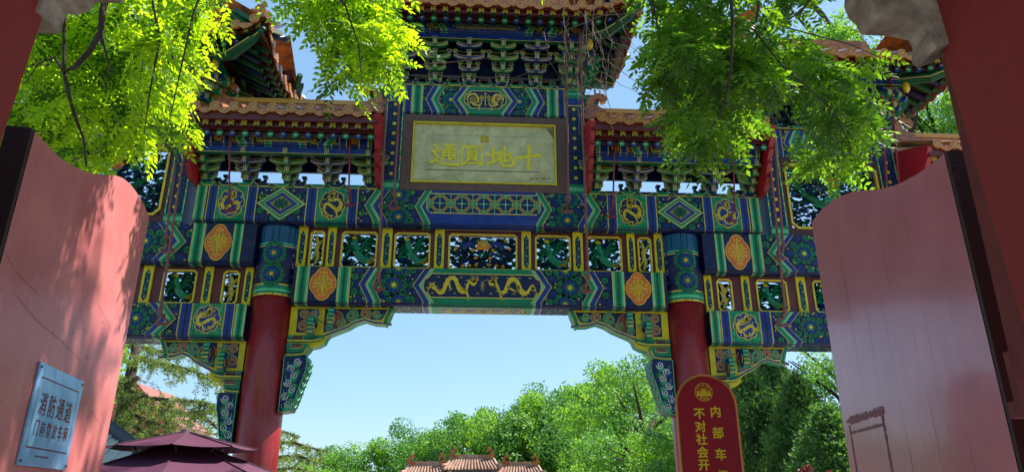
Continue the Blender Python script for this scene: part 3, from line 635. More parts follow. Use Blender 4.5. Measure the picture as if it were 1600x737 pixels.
# big pierced boards in the side bays, with beam above
for s in (-1, 1):
    mb = MB(); x0, x1 = sorted((s*4.9, s*6.6)); 
    fr = ((x0,5.56,x1,5.68),(x0,6.82,x1,6.93),(x0,5.68,x0+.07,6.82),(x1-.07,5.68,x1,6.82))
    for a in fr: mb.box(a[0], -.2, a[1], a[2], -.05, a[3], 'maroon')
    o = mb.build('side_pierced_board', arch)
    r = MB(); oct_ring(r, x0+.06, x1-.06, 5.67, 6.83, .035, -.2, 'gold', .1); r.build('gold_rim', o)
    q = MB(); carved(q, x0+.09, x1-.09, 5.7, 6.8, -.12, 'phoenix', 40+s); q.build('pierced_carving', o)
    def ex_s(c, L, H): c.rosette(0, H/2, .16, 18)
    beam('side_top_beam', arch, x0, x1, 6.93, 7.46, YF+.05, .4, [('stripe',0,.1,'b'),('whorl',.1,.8),('chev',.12,'b',.12),('chev',.32,'b',.12),('panel',.62,'b',.12)], 8, ex_s)

# ------------------------------------------------------------------ bracket sets
def arm_mesh(ca, cb, ln):
    mb = MB(); h = .058; t = .03; n = 10
    lo_ = [(-ln+2*ln*i/n, .06*abs(2*i/n-1)**3.2) for i in range(n+1)]; hi = [(x*.97, z+h) for x, z in lo_][::-1]
    P = lo_+hi
    mb.prism([(x,-t,z) for x, z in P], (0,0,0), (0,2*t,0), ca)
    c = Cv(lambda u, v, hh: (u, -t-.001-hh, v)); c.stroke([(x, z+.004) for x, z in lo_], .012, 'gold', 2); c.stroke([(x*.96, z+.02) for x, z in lo_], .007, 'white', 3); c.stroke(hi, .008, 'gold', 4)
    merge(mb, c.mb); ez = lo_[0][1]+h
    for x in (-ln+.03, ln-.03):
        mb.prism([(x-.038,-t-.01,ez+.055),(x+.038,-t-.01,ez+.055),(x+.038,-t-.01,ez+.024),(x+.026,-t-.01,ez+.001),(x-.026,-t-.01,ez+.001),(x-.038,-t-.01,ez+.024)][::-1], (0,0,0), (0,.07,0), cb)
        c = Cv(lambda u, v, hh: (x+u, -t-.011-hh, ez+v)); c.loop([(-.035,.052),(.035,.052),(.035,.024),(.024,.004),(-.024,.004),(-.035,.024)], .01, 'gold', 1); merge(mb, c.mb)
    return mb.mesh('bracket_arm')
def bracket_meshes(ca, cb, tiers, dy, dz, wid):
    core = MB()
    core.prism([(-.085,-.085,.09),(.085,-.085,.09),(.085,-.085,.05),(.055,-.085,0),(-.055,-.085,0),(-.085,-.085,.05)][::-1], (0,0,0), (0,.17,0), cb)
    c = Cv(lambda u, v, h: (u, -.086-h, v)); c.loop([(-.082,.087),(.082,.087),(.082,.05),(.054,.004),(-.054,.004),(-.082,.05)], .011, 'gold', 1); merge(core, c.mb)
    W_ = [.42,.66,.98,1.0,.8][:tiers]; W_[-1] = .8
    for i in range(tiers):
        z = .06+i*dz; yo = -(i+1)*dy-.06
        core.prism([(-.034,.12,z+.075),(-.034,yo,z+.075),(-.034,yo-.02,z+.04),(-.034,yo+.02,z-.03),(-.034,yo+.06,z-.02),(-.034,yo+.1,z+.012),(-.034,.12,z+.012)], (0,0,0), (.068,0,0), ca)
        c = Cv(lambda u, v, h: (u, yo-.021-h, z+v)); c.stroke([(-.026,-.03),(-.026,.07)], .01, 'gold', 1); c.stroke([(.026,-.03),(.026,.07)], .01, 'gold', 1)
        c.stroke([(0,-.025),(0,.065)], .012, 'white', 1); merge(core, c.mb)
        c = Cv(lambda u, v, h: (u, yo+.02+v, z-.031-h)); merge(core, c.mb)
        core.box(-.046, yo+.012, z+.076, .046, yo+.09, z+.076+dz*.3, cb)
        c = Cv(lambda u, v, h: (u, yo+.011-h, z+.077+v)); c.loop([(-.042,.003),(.042,.003),(.042,dz*.28),(-.042,dz*.28)], .008, 'gold', 1); merge(core, c.mb)
        for k in range(i):
            w = wid*W_[k]*.95; core.box(-w, -k*dy-.03, z+.012, w, -k*dy+.02, z+.062, 'navy' if ca == 'blue' else 'deep_green')
            c = Cv(lambda u, v, h: (u, -k*dy-.031-h, z+v)); c.stroke([(-w,.02),(w,.02)], .008, 'gold', 1); merge(core, c.mb)
    arms = [(arm_mesh(ca, cb, wid*W_[i]), (0, -(i)*dy-.045, .06+i*dz+.008)) for i in range(tiers)]
    return core.mesh('bracket_set'), arms
BR = {}
def bracket(x, y, z, blue, key, rz=0, loc_only=False):
    if (key, blue) not in BR:
        t, dy, dz, w = key; BR[(key, blue)] = bracket_meshes('blue' if blue else 'green', 'green' if blue else 'blue', t, dy, dz, w)
    core, arms = BR[(key, blue)]
    o = link('bracket_set', core, arch, (x, y, z), (0,0,rz))
    for i, (me, p) in enumerate(arms):
        link('bracket_arm', me, o, p)
        if i > 0 and rz == 0: pass
    return o
# ------------------------------------------------------------------ eaves
def round_rafter_mesh(blue):
    mb = MB(); mb.tube([(0,0,0),(0,.55,.27)], .052, 'navy' if blue else 'deep_green', 10)
    c = Cv(lambda u, v, h: (u, -.001-h, v)); a = 'blue' if blue else 'green'
    c.disc(0, 0, .054, a, 1, 14); c.disc(0, .01, .038, 'mint' if not blue else 'teal', 2, 12); c.disc(0, .016, .024, 'white', 3, 10); c.disc(0, .017, .007, 'buff', 4, 6)
    merge(mb, c.mb); return mb.mesh('round_rafter', False)
def square_rafter_mesh():
    mb = MB(); mb.box(-.042, 0, -.042, .042, .5, .042, 'deep_green')
    for v in mb.v[:]: pass
    mb.v = [(x, y, z+y*.36) for x, y, z in mb.v]
    c = Cv(lambda u, v, h: (u, -.001-h, v)); c.rect(-.043,-.043,.043,.043,'black',1); c.loop([(-.036,-.036),(.036,-.036),(.036,.036),(-.036,.036)], .011, 'gold', 2)
    c.stroke([(-.032,-.032),(.032,.032)], .01, 'gold', 3); c.stroke([(-.032,.032),(.032,-.032)], .01, 'gold', 4); c.disc(0, 0, .012, 'gold', 5, 4)
    merge(mb, c.mb); return mb.mesh('flying_rafter')
def tile_mesh(ln, slope):
    mb = MB(); n = 10; vs = []; r = .075
    for k in (0, 1):
        vs += [(math.cos(math.pi*i/n)*r, k*ln, math.sin(math.pi*i/n)*r+k*ln*slope) for i in range(n+1)]
    mb.add(vs, [(i, i+1, n+2+i, n+1+i) for i in range(n)], 'tile')
    c = Cv(lambda u, v, h: (u, -.012-h*2, v)); c.disc(0, .008, .08, 'tile', 1, 16); 
    mb2 = MB(); mb2.tube([(0,-.014,.008),(0,.02,.008)], .08, 'tile', 16); merge(mb, mb2)
    c.mb = MB(); c.loop([(math.cos(i*.45)*.068, .008+math.sin(i*.45)*.068) for i in range(14)], .014, 'tile_rim', 2)
    c.spiral(0, .01, .04, 'tile_rim', 2, 1.6, .012); c.disc(0, .01, .012, 'tile_rim', 3, 6); merge(mb, c.mb)
    return mb.mesh('barrel_tile')
def drip_mesh(sp):
    mb = MB(); w = sp*.46; P = [(-w,.02),(-w,-.012),(-w*.8,-.03),(-w*.45,-.062),(0,-.085),(w*.45,-.062),(w*.8,-.03),(w,-.012),(w,.02)]
    mb.prism([(x,0,z) for x, z in P], (0,0,0), (0,.02,0), 'tile')
    c = Cv(lambda u, v, h: (u, -.001-h, v)); c.stroke([(x*.9, z+.006) for x, z in P[1:-1]], .011, 'tile_rim', 1); c.spiral(0, -.02, .022, 'tile_rim', 1, 1.3, .009)
    for s in (-1,1): c.spiral(s*w*.45, -.008, .018, 'tile_rim', 1, 1.2, .008, 0, s)
    merge(mb, c.mb); return mb.mesh('drip_tile')
ME = dict(rb=round_rafter_mesh(True), rg=round_rafter_mesh(False), sq=square_rafter_mesh())
def eave(parent, A, B, zt, zs, zr, dys, dyr, sp=.187, tsp=.275, up0=0, up1=0, ln=1.2, slope=.55, skip=None):
    """eave running from A to B (plan points), outward normal to the right-hand side; zt tile edge, zs square, zr round rafter heights;
    dys, dyr how far in from the tile edge the rafter ends stand; up0/up1 corner lift"""
    A = Vector(A); B = Vector(B); d = (B-A); L = d.length; d /= L; n = Vector((d.y, -d.x)); rz = math.atan2(d.y, d.x)
    def lift(s):
        u = 0
        if up0: u += up0*max(0, 1-s/1.1)**2
        if up1: u += up1*max(0, 1-(L-s)/1.1)**2
        return u
    def P(s, inn, z): q = A+d*s-n*(inn-lift(s)*.35); return (q.x, q.y, z+lift(s))
    k = int(L/sp)
    for i in range(k):
        s = (i+.5)*L/k
        if skip and skip(*P(s,0,0)[:2]): continue
        i0 = (up0 and s < .35) or (up1 and L-s < .35)
        fa = 0
        if up0 and s < 1: fa = (1-s)*.5
        if up1 and L-s < 1: fa = -(1-(L-s))*.5
        link('round_rafter', ME['rb'] if i % 2 else ME['rg'], parent, P(s, dyr, zr), (0,0,rz+fa))
        link('flying_rafter', ME['sq'], parent, P(s, dys, zs), (0,0,rz+fa))
    key = ('t', ln, slope)
    if key not in ME: ME[key] = tile_mesh(ln, slope)
    if ('d', tsp) not in ME: ME[('d', tsp)] = drip_mesh(tsp)
    k = int(L/tsp)
    for i in range(k):
        s = (i+.5)*L/k; link('barrel_tile', ME[key] if ln < .5 or (s > ln*.7 or not up0) and (L-s > ln*.7 or not up1) else TSH(slope), parent, P(s, 0, zt+.02), (0,0,rz))
        if i < k-1: link('drip_tile', ME[('d', tsp)], parent, P((i+1)*L/k, -.004, zt-.01), (0,0,rz))
    # boards: fascia under the tiles, strip between the rafter rows, boarding above rafters
    m = MB(); N = max(2, int(L/.25)); mt = []
    def strip(i0, z0, i1, z1, mm):
        for j in range(N):
            a, b = L*j/N, L*(j+1)/N; m.add([P(a,i0,z0), P(b,i0,z0), P(b,i1,z1), P(a,i1,z1)], [(0,1,2,3)], mm)
    strip(.035, zt-.0, .035, zs+.036, 'dark_red'); strip(.035, zs+.036, dys, zs+.038, 'dark_red')
    strip(dys, zs+.038, dys+.5, zs+.038+.18, 'maroon')
    strip(dys+.03, zs+.036, dys+.03, zs-.04, 'dark_red'); strip(dys+.03, zs-.04, dyr-.01, zr+.08, 'maroon'); strip(dyr-.01, zr+.08, dyr-.01, zr+.045, 'dark_red'); strip(dyr+.03, zr+.04, dyr+.03, zr-.03, 'maroon'); strip(dyr-.01, zr+.045, dyr+.55, zr+.045+.27, 'maroon')
    strip(.02, zt-.005, ln, zt+ln*slope-.005, 'tile')
    m.build('eave_boarding', parent)
def TSH(slope):
    if ('ts', slope) not in ME: ME[('ts', slope)] = tile_mesh(.35, slope)
    return ME[('ts', slope)]
def ridge_beast(parent, x, y, z, h, rz=0, name='ridge_dragon'):
    """dragon-fish ridge end: swallowing head, curled tail, sword hilt"""
    mb = MB(); S = h
    body = [(-.42,0),(.34,0),(.4,.18),(.34,.3),(.46,.36),(.42,.46),(.3,.5),(.3,.66),(.18,.86),(-.06,1.0),(-.3,.98),(-.42,.84),(-.38,.7),(-.22,.68),(-.2,.78),(-.08,.82),(.04,.72),(.02,.56),(-.18,.46),(-.36,.36)]
    mb.prism([(a*S,-.1*S,b*S) for a, b in body][::-1], (0,0,0), (0,.2*S,0), 'tile')
    c = Cv(lambda u, v, hh: (u*S, -.1*S-.002-hh, v*S)); 
    for u, v, r in ((.1,.2,.12),(-.15,.2,.1),(.18,.45,.1),(-.3,.85,.08)): c.spiral(u, v, r, 'tile_rim', 1, 1.5, .03)
    for i in range(5): c.stroke([(.05+.05*i,.5+.06*i),(.16+.03*i,.52+.06*i)], .025, 'tile_rim', 2)
    merge(mb, c.mb); mb.tube([(-.05*S,0,.95*S),(-.02*S,0,1.2*S)], .04*S, 'tile_rim', 6); mb.tube([(-.12*S,0,.95*S),(-.22*S,0,1.14*S),(-.16*S,0,1.22*S)], .03*S, 'tile_rim', 6)
    return link(name, mb.mesh(name), parent, (x,y,z), (0,0,rz))
def small_beast(parent, x, y, z, h, rz=0):
    if 'beast' not in ME:
        mb = MB(); P = [(-.3,0),(.3,0),(.3,.12),(.16,.2),(.2,.5),(.34,.6),(.3,.78),(.12,.9),(.05,1.05),(-.02,.88),(-.12,.8),(-.16,.55),(-.34,.62),(-.42,.5),(-.28,.36),(-.22,.15)]
        mb.prism([(a,-.13,b) for a, b in P][::-1], (0,0,0), (0,.26,0), 'tile_red'); ME['beast'] = mb.mesh('ridge_figure')
    o = link('ridge_figure', ME['beast'], parent, (x,y,z), (0,0,rz)); o.scale = (h,h,h)
def bargeboard(parent, x, pts, t=.07):
    """scalloped red board closing a roof end; pts: (y,z) of front edge from top down"""
    P = []
    for i in range(len(pts)-1):
        (a, b), (c_, d) = pts[i], pts[i+1]; P += [(a,b), (a-.035, b+(d-b)*.3), (a-.02+(c_-a)*.5, b+(d-b)*.7)]
    P.append(pts[-1]); P += [(pts[-1][0]+.25, pts[-1][1]), (0, pts[-1][1]), (0, pts[0][1]+.35), (pts[0][0]+.3, pts[0][1]+.12)]
    mb = MB(); mb.prism([(x, a, b) for a, b in P], (-t/2,0,0), (t/2,0,0), 'bright_red', 'red'); return mb.build('bargeboard', parent)
def pingban(x0, x1, z0, z1, y, d=.5, parent=None):
    mb = MB(); mb.box(x0, y, z0, x1, y+d, z1, 'deep_green'); o = mb.build('plate_beam', parent or arch)
    c = Cv(lambda u, v, h: (u, y-.001-h, z0+v), (x0, 0, x1, z1-z0)); H = z1-z0; k = int((x1-x0)/.26); w = (x1-x0)/k
    for i in range(k):
        u = x0+(i+.5)*w; c.poly([(u-w*.42,H),(u-w*.3,H*.5),(u-w*.2,H*.2),(u+w*.2,H*.2),(u+w*.3,H*.5),(u+w*.42,H)], 'navy' if i % 2 else 'green', 1)
        c.stroke([(u-w*.42,H),(u-w*.3,H*.5),(u-w*.2,H*.2),(u+w*.2,H*.2),(u+w*.3,H*.5),(u+w*.42,H)], .009, 'gold', 2)
    c.stroke([(x0,H*.06),(x1,H*.06)], .008, 'gold', 2); c.mb.build('painted_decoration', o)
def purlin(x0, x1, y, z, parent, kind=0):
    L = x1-x0
    S = [('stripe',0,.05,'g'),('stripe',.05,.2,'b'),('stripe',.38,.5,'b'),('whorl',.5,L/2),('chev',.55,'g',.06),('chev',.95,'g',.06),('panel',1.05,'b',.06)]
    def ex(c, L, H):
        lattice(c, -L*.13-.1, L*.13+.1, H*.15, H*.85, 18)
        for s in (-1, 1): c.disc(s*(L/2-.29), H/2, H*.42, 'gold', 15, 12); c.disc(s*(L/2-.29), H/2, H*.36, 'navy', 16, 12); c.dragon([(s*(L/2-.29)-.04,H*.4),(s*(L/2-.29),H*.65),(s*(L/2-.29)+.04,H*.4)], .035, 17, 'buff')
    beam('eave_purlin', parent, x0, x1, z, z+.17, y, .15, S, 9, ex)
    mb = MB(); mb.box(x0, y+.04, z-.10, x1, y+.1, z-.0, 'blue'); mb.box(x0, y+.03, z-.125, x1, y+.1, z-.101, 'deep_green'); mb.box(x0, y+.026, z-.108, x1, y+.1, z-.1015, 'gold')
    mb.build('purlin_board', parent)

# ---- two small roofs beside the centre (over the pillars)
def flat_roof(x0, x1, dz=0, sets=4, outer=None, open_right=True):
    rf = MB(); zt = 7.12+dz
    cx = (x0+x1)/2
    rf.box(x0+.02, -.12, zt+.42, x1-.02, .12, zt+.62, 'tile'); rf.box(x0, -.14, zt+.62, x1, .14, zt+.7, 'tile_rim'); rf.box(x0+.02, -.13, zt+.52, x1-.02, .13, zt+.54, 'tile_rim')
    rf.add([(x0,-.95,zt+.0),(x1,-.95,zt+.0),(x1,0,zt+.52),(x0,0,zt+.52)], [(0,1,2,3)], 'tile'); rf.add([(x0,.95,zt),(x1,.95,zt),(x1,0,zt+.52),(x0,0,zt+.52)], [(3,2,1,0)], 'tile')
    o = rf.build('pillar_roof', arch)
    eave(o, (x0,-1.0), (x1,-1.0), zt, zt-.2, zt-.31, .09, .2, ln=.98, slope=.5)
    purlin(x0+.1, x1-.1, -.62, 6.70+dz, o)
    # closed boarding behind the upper tiers
    mb = MB(); mb.box(x0+.1, -.05, 6.53+dz, x1-.1, .0, 7.2+dz, 'navy'); mb.build('bracket_backboard', o)
    k = (4, .105, .105, .3); L = x1-x0-.3
    n = sets
    for i in range(n+1):
        x = x0+.15+L*i/n; bracket(x, -.1, 6.235+dz, i % 2 == 1, k)
        bracket(x, .1, 6.235+dz, i % 2 == 1, (2, .09, .1, .2), math.pi)
    pts = [(-.98,7.12+dz),(-.93,6.98+dz),(-.82,6.8+dz),(-.7,6.62+dz),(-.58,6.43+dz),(-.46,6.2+dz)]
    for x in (x0+.0, x1-.0): bargeboard(o, x, pts)
    ridge_beast(o, x0+.25 if cx > 0 else x1-.25, 0, zt+.68, .0001) if False else None
    for x, s in ((x0+.2, 1), (x1-.2, -1)):
        ridge_beast(o, x, -.15, zt+.45, .5, 0 if s < 0 else math.pi)
    return o
pingban(-4.44, -1.62, 6.168, 6.235, YF); pingban(1.62, 4.44, 6.168, 6.235, YF)
flat_roof(-4.5, -1.66); flat_roof(1.66, 4.5)
# ---- hip roofs
def hip_roof(x0, x1, zt, zs, zr, pz, name, sets, key, bx0, bx1, bz, py, sides=(1,1), ln=1.15):
    yt = -1.2; o = link(name, None, arch)
    m = MB(); zc = zt+.0; zt2 = zt+1.2*.6
    m.add([(x0,-1.2,zt),(x1,-1.2,zt),(x1,1.2,zt),(x0,1.2,zt),(x0+1.2,0,zt2),(x1-1.2,0,zt2)], [(0,1,5,4),(1,2,5),(2,3,4,5),(3,0,4)], 'tile')
    m.box(x0+1.1, -.12, zt2-.05, x1-1.1, .12, zt2+.32, 'tile')
    for (cx, cy_, ex) in ((x0,-1.2,1),(x1,-1.2,-1),(x0,1.2,1),(x1,1.2,-1)):
        m.tube([(cx-.05*ex,cy_*1.04,zt+.3),(cx+.3*ex,cy_*.75,zt+.34),(cx+1.15*ex,0,zt2+.1)], .075, 'tile', 8)
    so_ = m.build('hip_tiling', o)
    up = .24
    eave(o, (x0,yt), (x1,yt), zt, zs, zr, .07, .25, up0=up, up1=up, ln=ln, slope=.6)
    if sides[1]: eave(o, (x1,-1.2), (x1,1.2), zt, zs, zr, .07, .25, up0=up, up1=up, ln=ln, slope=.6)
    if sides[0]: eave(o, (x0,1.2), (x0,-1.2), zt, zs, zr, .07, .25, up0=up, up1=up, ln=ln, slope=.6)
    eave(o, (x1,1.2), (x0,1.2), zt, zs, zr, .07, .25, up0=up, up1=up, ln=ln, slope=.6)
    # corner beams: heavy green curved timbers under each corner with a gold ball
    for sx, xx in ((-1, x0), (1, x1)):
        for sy_ in (-1, 1):
            a = Vector((xx-sx*.0, sy_*1.2, zt-.02)); b = Vector((bx1 if sx > 0 else bx0, sy_*.3, pz+.12))
            cb = MB(); mid = a.lerp(b, .45)+Vector((0,0,-.14)); cb.tube([a+Vector((0,0,.12)), a.lerp(b,.15)+Vector((0,0,-.03)), mid, b], [.03,.07,.1,.1], 'deep_green', 8)
            for off in (-.05, .03): cb.tube([a.lerp(b,.1)+Vector((off*1.5,-.09,-.02+off)), mid+Vector((off*1.5,-.095,off)), b+Vector((off,-.09,off))], .008, 'cream', 4)
            co = cb.build('corner_beam', o)
            q = b.lerp(a, .3); gb = MB(); gb.tube([(q.x,q.y-.0,q.z-.34),(q.x,q.y,q.z-.3),(q.x,q.y,q.z-.24),(q.x,q.y,q.z-.17),(q.x,q.y,q.z-.13)], [.02,.05,.062,.05,.02], 'gold', 10); gb.build('gold_vase', o, True)
            for j in range(3): small_beast(o, *(a.lerp(Vector((xx-sx*1.2,0,zt2+.1)), .08+.12*j)+Vector((0,0,.42-.08*j))), .2, math.pi if sx < 0 else 0)
    purlin(bx0-.35, bx1+.35, py, pz, o)
    # side purlins
    for sx, xx in ((-1, bx0-.35), (1, bx1+.35)):
        mb = MB(); a, b = sorted((xx, xx-sx*.12)); mb.box(a, py+.16, pz, b, -py, pz+.14, 'green'); mb.box(a, py+.16, pz-.13, b, -py, pz-.03, 'blue'); mb.build('side_purlin', o)
    mb = MB(); mb.box(bx0, -.04, bz+.28, bx1, .02, pz+.35, 'navy'); mb.build('bracket_backboard', o)
    L = bx1-bx0
    for i in range(sets+1):
        x = bx0+L*i/sets; bracket(x, -.1, bz, i % 2 == 0, key); bracket(x, .1, bz, i % 2 == 0, (3, .1, .12, .22), math.pi)
    # corner and side sets
    for sx, xx in ((-1, bx0), (1, bx1)):
        for rz in (R(45), R(90), R(68), R(22)):
            bracket(xx, -.08, bz, rz == R(45), key, sx*rz)
            bracket(xx, .08, bz, rz == R(45), key, math.pi-sx*rz)
    return o
zt = at(757, 4, 9.4).z; zs = at(757, 17, 9.47).z; zr = at(757, 31, 9.65).z; pz = at(757, 53, 10.0).z
pingban(-1.7, 1.7, 8.092, 8.15, YF)
hip_roof(-2.5, 2.5, zt, zs, zr, pz, 'centre_roof', 5, (4, .125, .15, .27), -1.42, 1.42, 8.15, -.62)
zt = at(1400, 86, 9.4).z; zs = at(1400, 96, 9.47).z; zr = at(1400, 108, 9.65).z; pz = zr+.05
for s in (-1, 1):
    a, b = sorted((s*3.45, s*8.0)); c0, c1 = sorted((s*4.75, s*6.75)); pingban(c0-.15, c1+.15, 7.462, 7.52, YF)
    hip_roof(a, b, zt, zs, zr, pz, 'side_bay_roof', 3, (4, .125, .125, .28), c0, c1, 7.52, -.6)
    a, b = sorted((s*6.98, s*9.2)); pingban(a, b, 5.87, 5.935, YF); flat_roof(a, b, -.3, 3)
    mb = MB(); mb.box(a, -.22, 5.54, b, .22, 5.868, 'navy'); mb.build('outer_roof_beam', arch)
    # scroll brace beside centre posts
    mb = MB(); P = [(s*1.62,7.62),(s*1.95,7.62),(s*1.9,7.72),(s*2.0,7.8),(s*1.92,7.9),(s*1.96,8.02),(s*1.84,8.09),(s*1.62,8.09)]
    mb.prism([(x,-.1,z) for x, z in (P if s > 0 else P[::-1])][::-1], (0,0,0), (0,.1,0), 'green')
    cc = Cv(lambda u, v, h: (u, -.102-h, v)); cc.stroke(P, .014, 'gold', 1); cc.spiral(s*1.78, 7.86, .08, 'yellow', 2, 1.5, .03); merge(mb, cc.mb); mb.build('scroll_brace', arch)

# ------------------------------------------------------------------ carved wings under the beams, beside the pillars
def wing(s, pts_img, Yw, base_z, main=True, side=0):
    """traced outline measured on the left pillar, mirrored by s; coordinates local"""
    P = pts_img; y = -.11; t = .2
    mb = MB(); mb.prism([(x,y,z) for x, z in P], (0,0,0), (0,t,0), 'yellow', 'green'); o = mb.build('carved_wing', arch)
    return o, y
def mirror(P, s): return [(x*s, z) for x, z in P]
def lpx(L_, Y=10.5): return [(at(a, b, Y).x-X0, at(a, b, Y).z) for a, b in L_]
def wing_decor(s, dirn, xa, zt_, o, y, ln):
    """xa pillar face x, dirn +1/-1 direction away from the pillar"""
    c = Cv(lambda u, v, h: (xa+dirn*u, y-.001-h, zt_-v)); T = ln/1.55
    q1 = [(.1,.04),(.42,.04),(.42,.3),(.34,.4),(.1,.4)]
    for P, sd in ((q1, 1),):
        c.poly([(a*T, b) for a, b in P], 'navy', 1); c.loop([(a*T, b) for a, b in P], .012, 'gold', 2)
    P2 = [(.5,.035),(1.44,.035),(1.35,.19),(1.24,.2),(1.1,.16),(.95,.2),(.78,.31),(.5,.4)]
    c.poly([(a*T, b) for a, b in P2], 'navy', 1); c.loop([(a*T, b) for a, b in P2], .012, 'gold', 2)
    rnd = random.Random(4)
    for a, b, r, m in ((.64,.18,.12,'red'),(.9,.13,.085,'green'),(1.1,.1,.07,'red'),(1.27,.1,.06,'green'),(.6,.31,.06,'blue'),(.77,.24,.06,'green'),(.2,.12,.07,'red'),(.33,.2,.07,'green'),(.2,.3,.08,'red'),(.34,.1,.05,'blue')):
        r *= 1.3; a0 = rnd.random()*6; sg_ = rnd.choice((-1,1)); c.spiral(a*T, b, r*.95, m, 3, 1.7, r*.36, a0, sg_, 16); c.spiral(a*T, b, r*1.05, 'mint', 4, 1.7, .009, a0, sg_, 16); c.spiral(a*T, b, r*.72, 'buff', 5, 1.4, .007, a0, sg_, 14); c.stroke([(a*T+r,b),(a*T+r*1.5,b+r*.4),(a*T+r*1.9,b+r*.1)], .02, m, 3, 1)
    # lower scalloped edge bands
    E = [(1.5,.27),(1.38,.25),(1.25,.245),(1.1,.2),(.97,.24),(.86,.31),(.72,.37),(.6,.42),(.5,.46)]
    c.stroke([(a*T, b-.01) for a, b in E], .035, 'blue', 5); c.stroke([(a*T, b-.03) for a, b in E], .012, 'cream', 6); c.stroke([(a*T, b+.008) for a, b in E], .01, 'gold', 6)
    c.stroke([(1.49*T,.0),(1.49*T-.06,.13),(1.5*T-.1,.26)], .05, 'green', 6); c.stroke([(1.47*T-.02,.0),(1.47*T-.08,.13),(1.48*T-.12,.25)], .012, 'cream', 7)
    c.mb.build('carved_scrollwork', o)
    # two protruding curled bosses
    for a, b, h in ((.34,.2,.26),(.62*1.0,.06,.25)):
        m = MB(); x = xa+dirn*a*T*1.0
        pr = [(0,-.02,0),(0,-.12,.02),(0,-.17,-.05),(0,-.14,-.11),(0,-.18,-.17),(0,-.15,-.24),(0,-.06,-.27),(0,-.02,-.24)]
        m.prism([(x+p[0], y+p[1], zt_-b+p[2]) for p in pr], (-.04,0,0), (.04,0,0), 'blue', 'green')
        for dz in (-.03,-.09,-.15,-.21): m.tube([(x-.042,y-.165,zt_-b+dz),(x+.042,y-.165,zt_-b+dz)], .012, 'cream' if dz < -.1 else 'mint', 5)
        for sx in (-.042,.042): m.tube([(x+sx,y-.1,zt_-b-.08),(x+sx,y-.13,zt_-b-.12),(x+sx,y-.09,zt_-b-.17),(x+sx,y-.12,zt_-b-.22)], .009, 'gold', 5)
        m.build('curled_boss', o)
def make_wing(xa, dirn, zt_, ln=1.55):
    T = ln/1.55
    P = [(0,.005),(1.52*T,.005),(1.54*T-.06,.13),(1.54*T-.12,.27),(1.38*T,.255),(1.25*T,.25),(1.1*T,.205),(.97*T,.25),(.86*T,.32),(.72*T,.38),(.6*T,.43),(.56*T,.47),(.53*T,.55),(.44*T,.6),(.34*T,.62),(.3*T,.68),(.22*T,.76),(.0,.76)]
    Q = [(xa+dirn*a, zt_-b) for a, b in P]
    y = -.11; mb = MB(); L3 = [(x,y,z) for x, z in Q]
    if dirn < 0: L3 = L3[::-1]
    mb.prism(L3, (0,0,0), (0,.2,0), 'yellow', 'green'); o = mb.build('carved_wing', arch)
    wing_decor(1, dirn, xa, zt_, o, y, ln)
    # green bolster stack below
    m = MB()
    for a0, z0_, z1_, mm in ((.5,.44,.54,'green'),(.3,.56,.75,'green')):
        pts = [(xa+dirn*.0,y-.03,zt_-z0_),(xa+dirn*a0*T,y-.03,zt_-z0_),(xa+dirn*(a0+.03)*T,y-.03,zt_-z0_-.04),(xa+dirn*(a0-.04)*T,y-.03,zt_-z1_+.02),(xa+dirn*(a0-.14)*T,y-.03,zt_-z1_),(xa,y-.03,zt_-z1_)]
        if dirn < 0: pts = pts[::-1]
        m.prism(pts, (0,0,0), (0,.24,0), mm)
        c = Cv(lambda u, v, h: (xa+dirn*u, y-.032-h, zt_-v)); w = z1_-z0_
        c.stroke([(0,z1_-.02),((a0-.15)*T,z1_-.02),((a0-.04)*T,z1_-.04),((a0+.01)*T,z0_+.045)], .018, 'gold', 1); c.stroke([(0,z1_-.05),((a0-.15)*T,z1_-.05),((a0-.06)*T,z1_-.07)], .014, 'navy', 2)
        c.poly([(.07,z0_+.015),(.22,z0_+.015),(.24,z0_+.05),(.2,z0_+.075),(.06,z0_+.075)], 'board_brown', 2); c.loop([(.07,z0_+.015),(.22,z0_+.015),(.24,z0_+.05),(.2,z0_+.075),(.06,z0_+.075)], .008, 'gold', 3)
        merge(m, c.mb)
    m.build('bolster', o)
    # hanging cloud pier
    m = MB(); P = [(0,.76),(.3*T+.02,.76),(.34*T,.86),(.33*T,.98),(.28*T,1.12),(.25*T,1.24),(.2*T,1.42),(.15*T,1.53),(0,1.55)]
    L3 = [(xa+dirn*a,-.2,zt_-b) for a, b in P]
    if dirn < 0: L3 = L3[::-1]
    m.prism(L3, (0,0,0), (0,.34,0), 'navy', 'deep_green')
    c = Cv(lambda u, v, h: (xa+dirn*u, -.201-h, zt_-v)); rnd = random.Random(8)
    for i in range(7):
        v = .84+i*.1; w = .3*T*(1-(v-.8)*.62); u = w*(.38 if i % 2 else .68)
        c.disc(u, v, .07, 'blue', 1, 10); c.spiral(u, v, .06, 'white', 3, 1.6, .012, i, (-1)**i); c.disc(w-u*.5, v+.05, .05, 'deep_green' if i % 2 else 'green', 2, 9); c.stroke([(u*.3,v),(w*.9-u,v+.05),(w-u*.6,v+.1)], .008, 'mint', 3)
        c.spiral(w-u*.6, v+.05, .035, 'mint', 3, 1.4, .008, i, 1)
    c.loop([(a*.96+.004, b) for a, b in P], .01, 'mint', 4)
    m2 = MB(); 
    for i in range(7):
        v = .82+i*.1; x = xa+dirn*(.34*T-.2*T*max(0,(v-.9))/.65+.012); m2.tube([(x,-.19,zt_-v),(x-dirn*.004,-.12,zt_-v-.045),(x-dirn*.004,-.04,zt_-v-.05),(x,.05,zt_-v),(x,.13,zt_-v-.04)], .007, 'mint', 4); m2.tube([(x-dirn*.03,-.17,zt_-v-.06),(x-dirn*.01,-.08,zt_-v-.01),(x-dirn*.03,.06,zt_-v-.07)], .012, 'blue', 4)
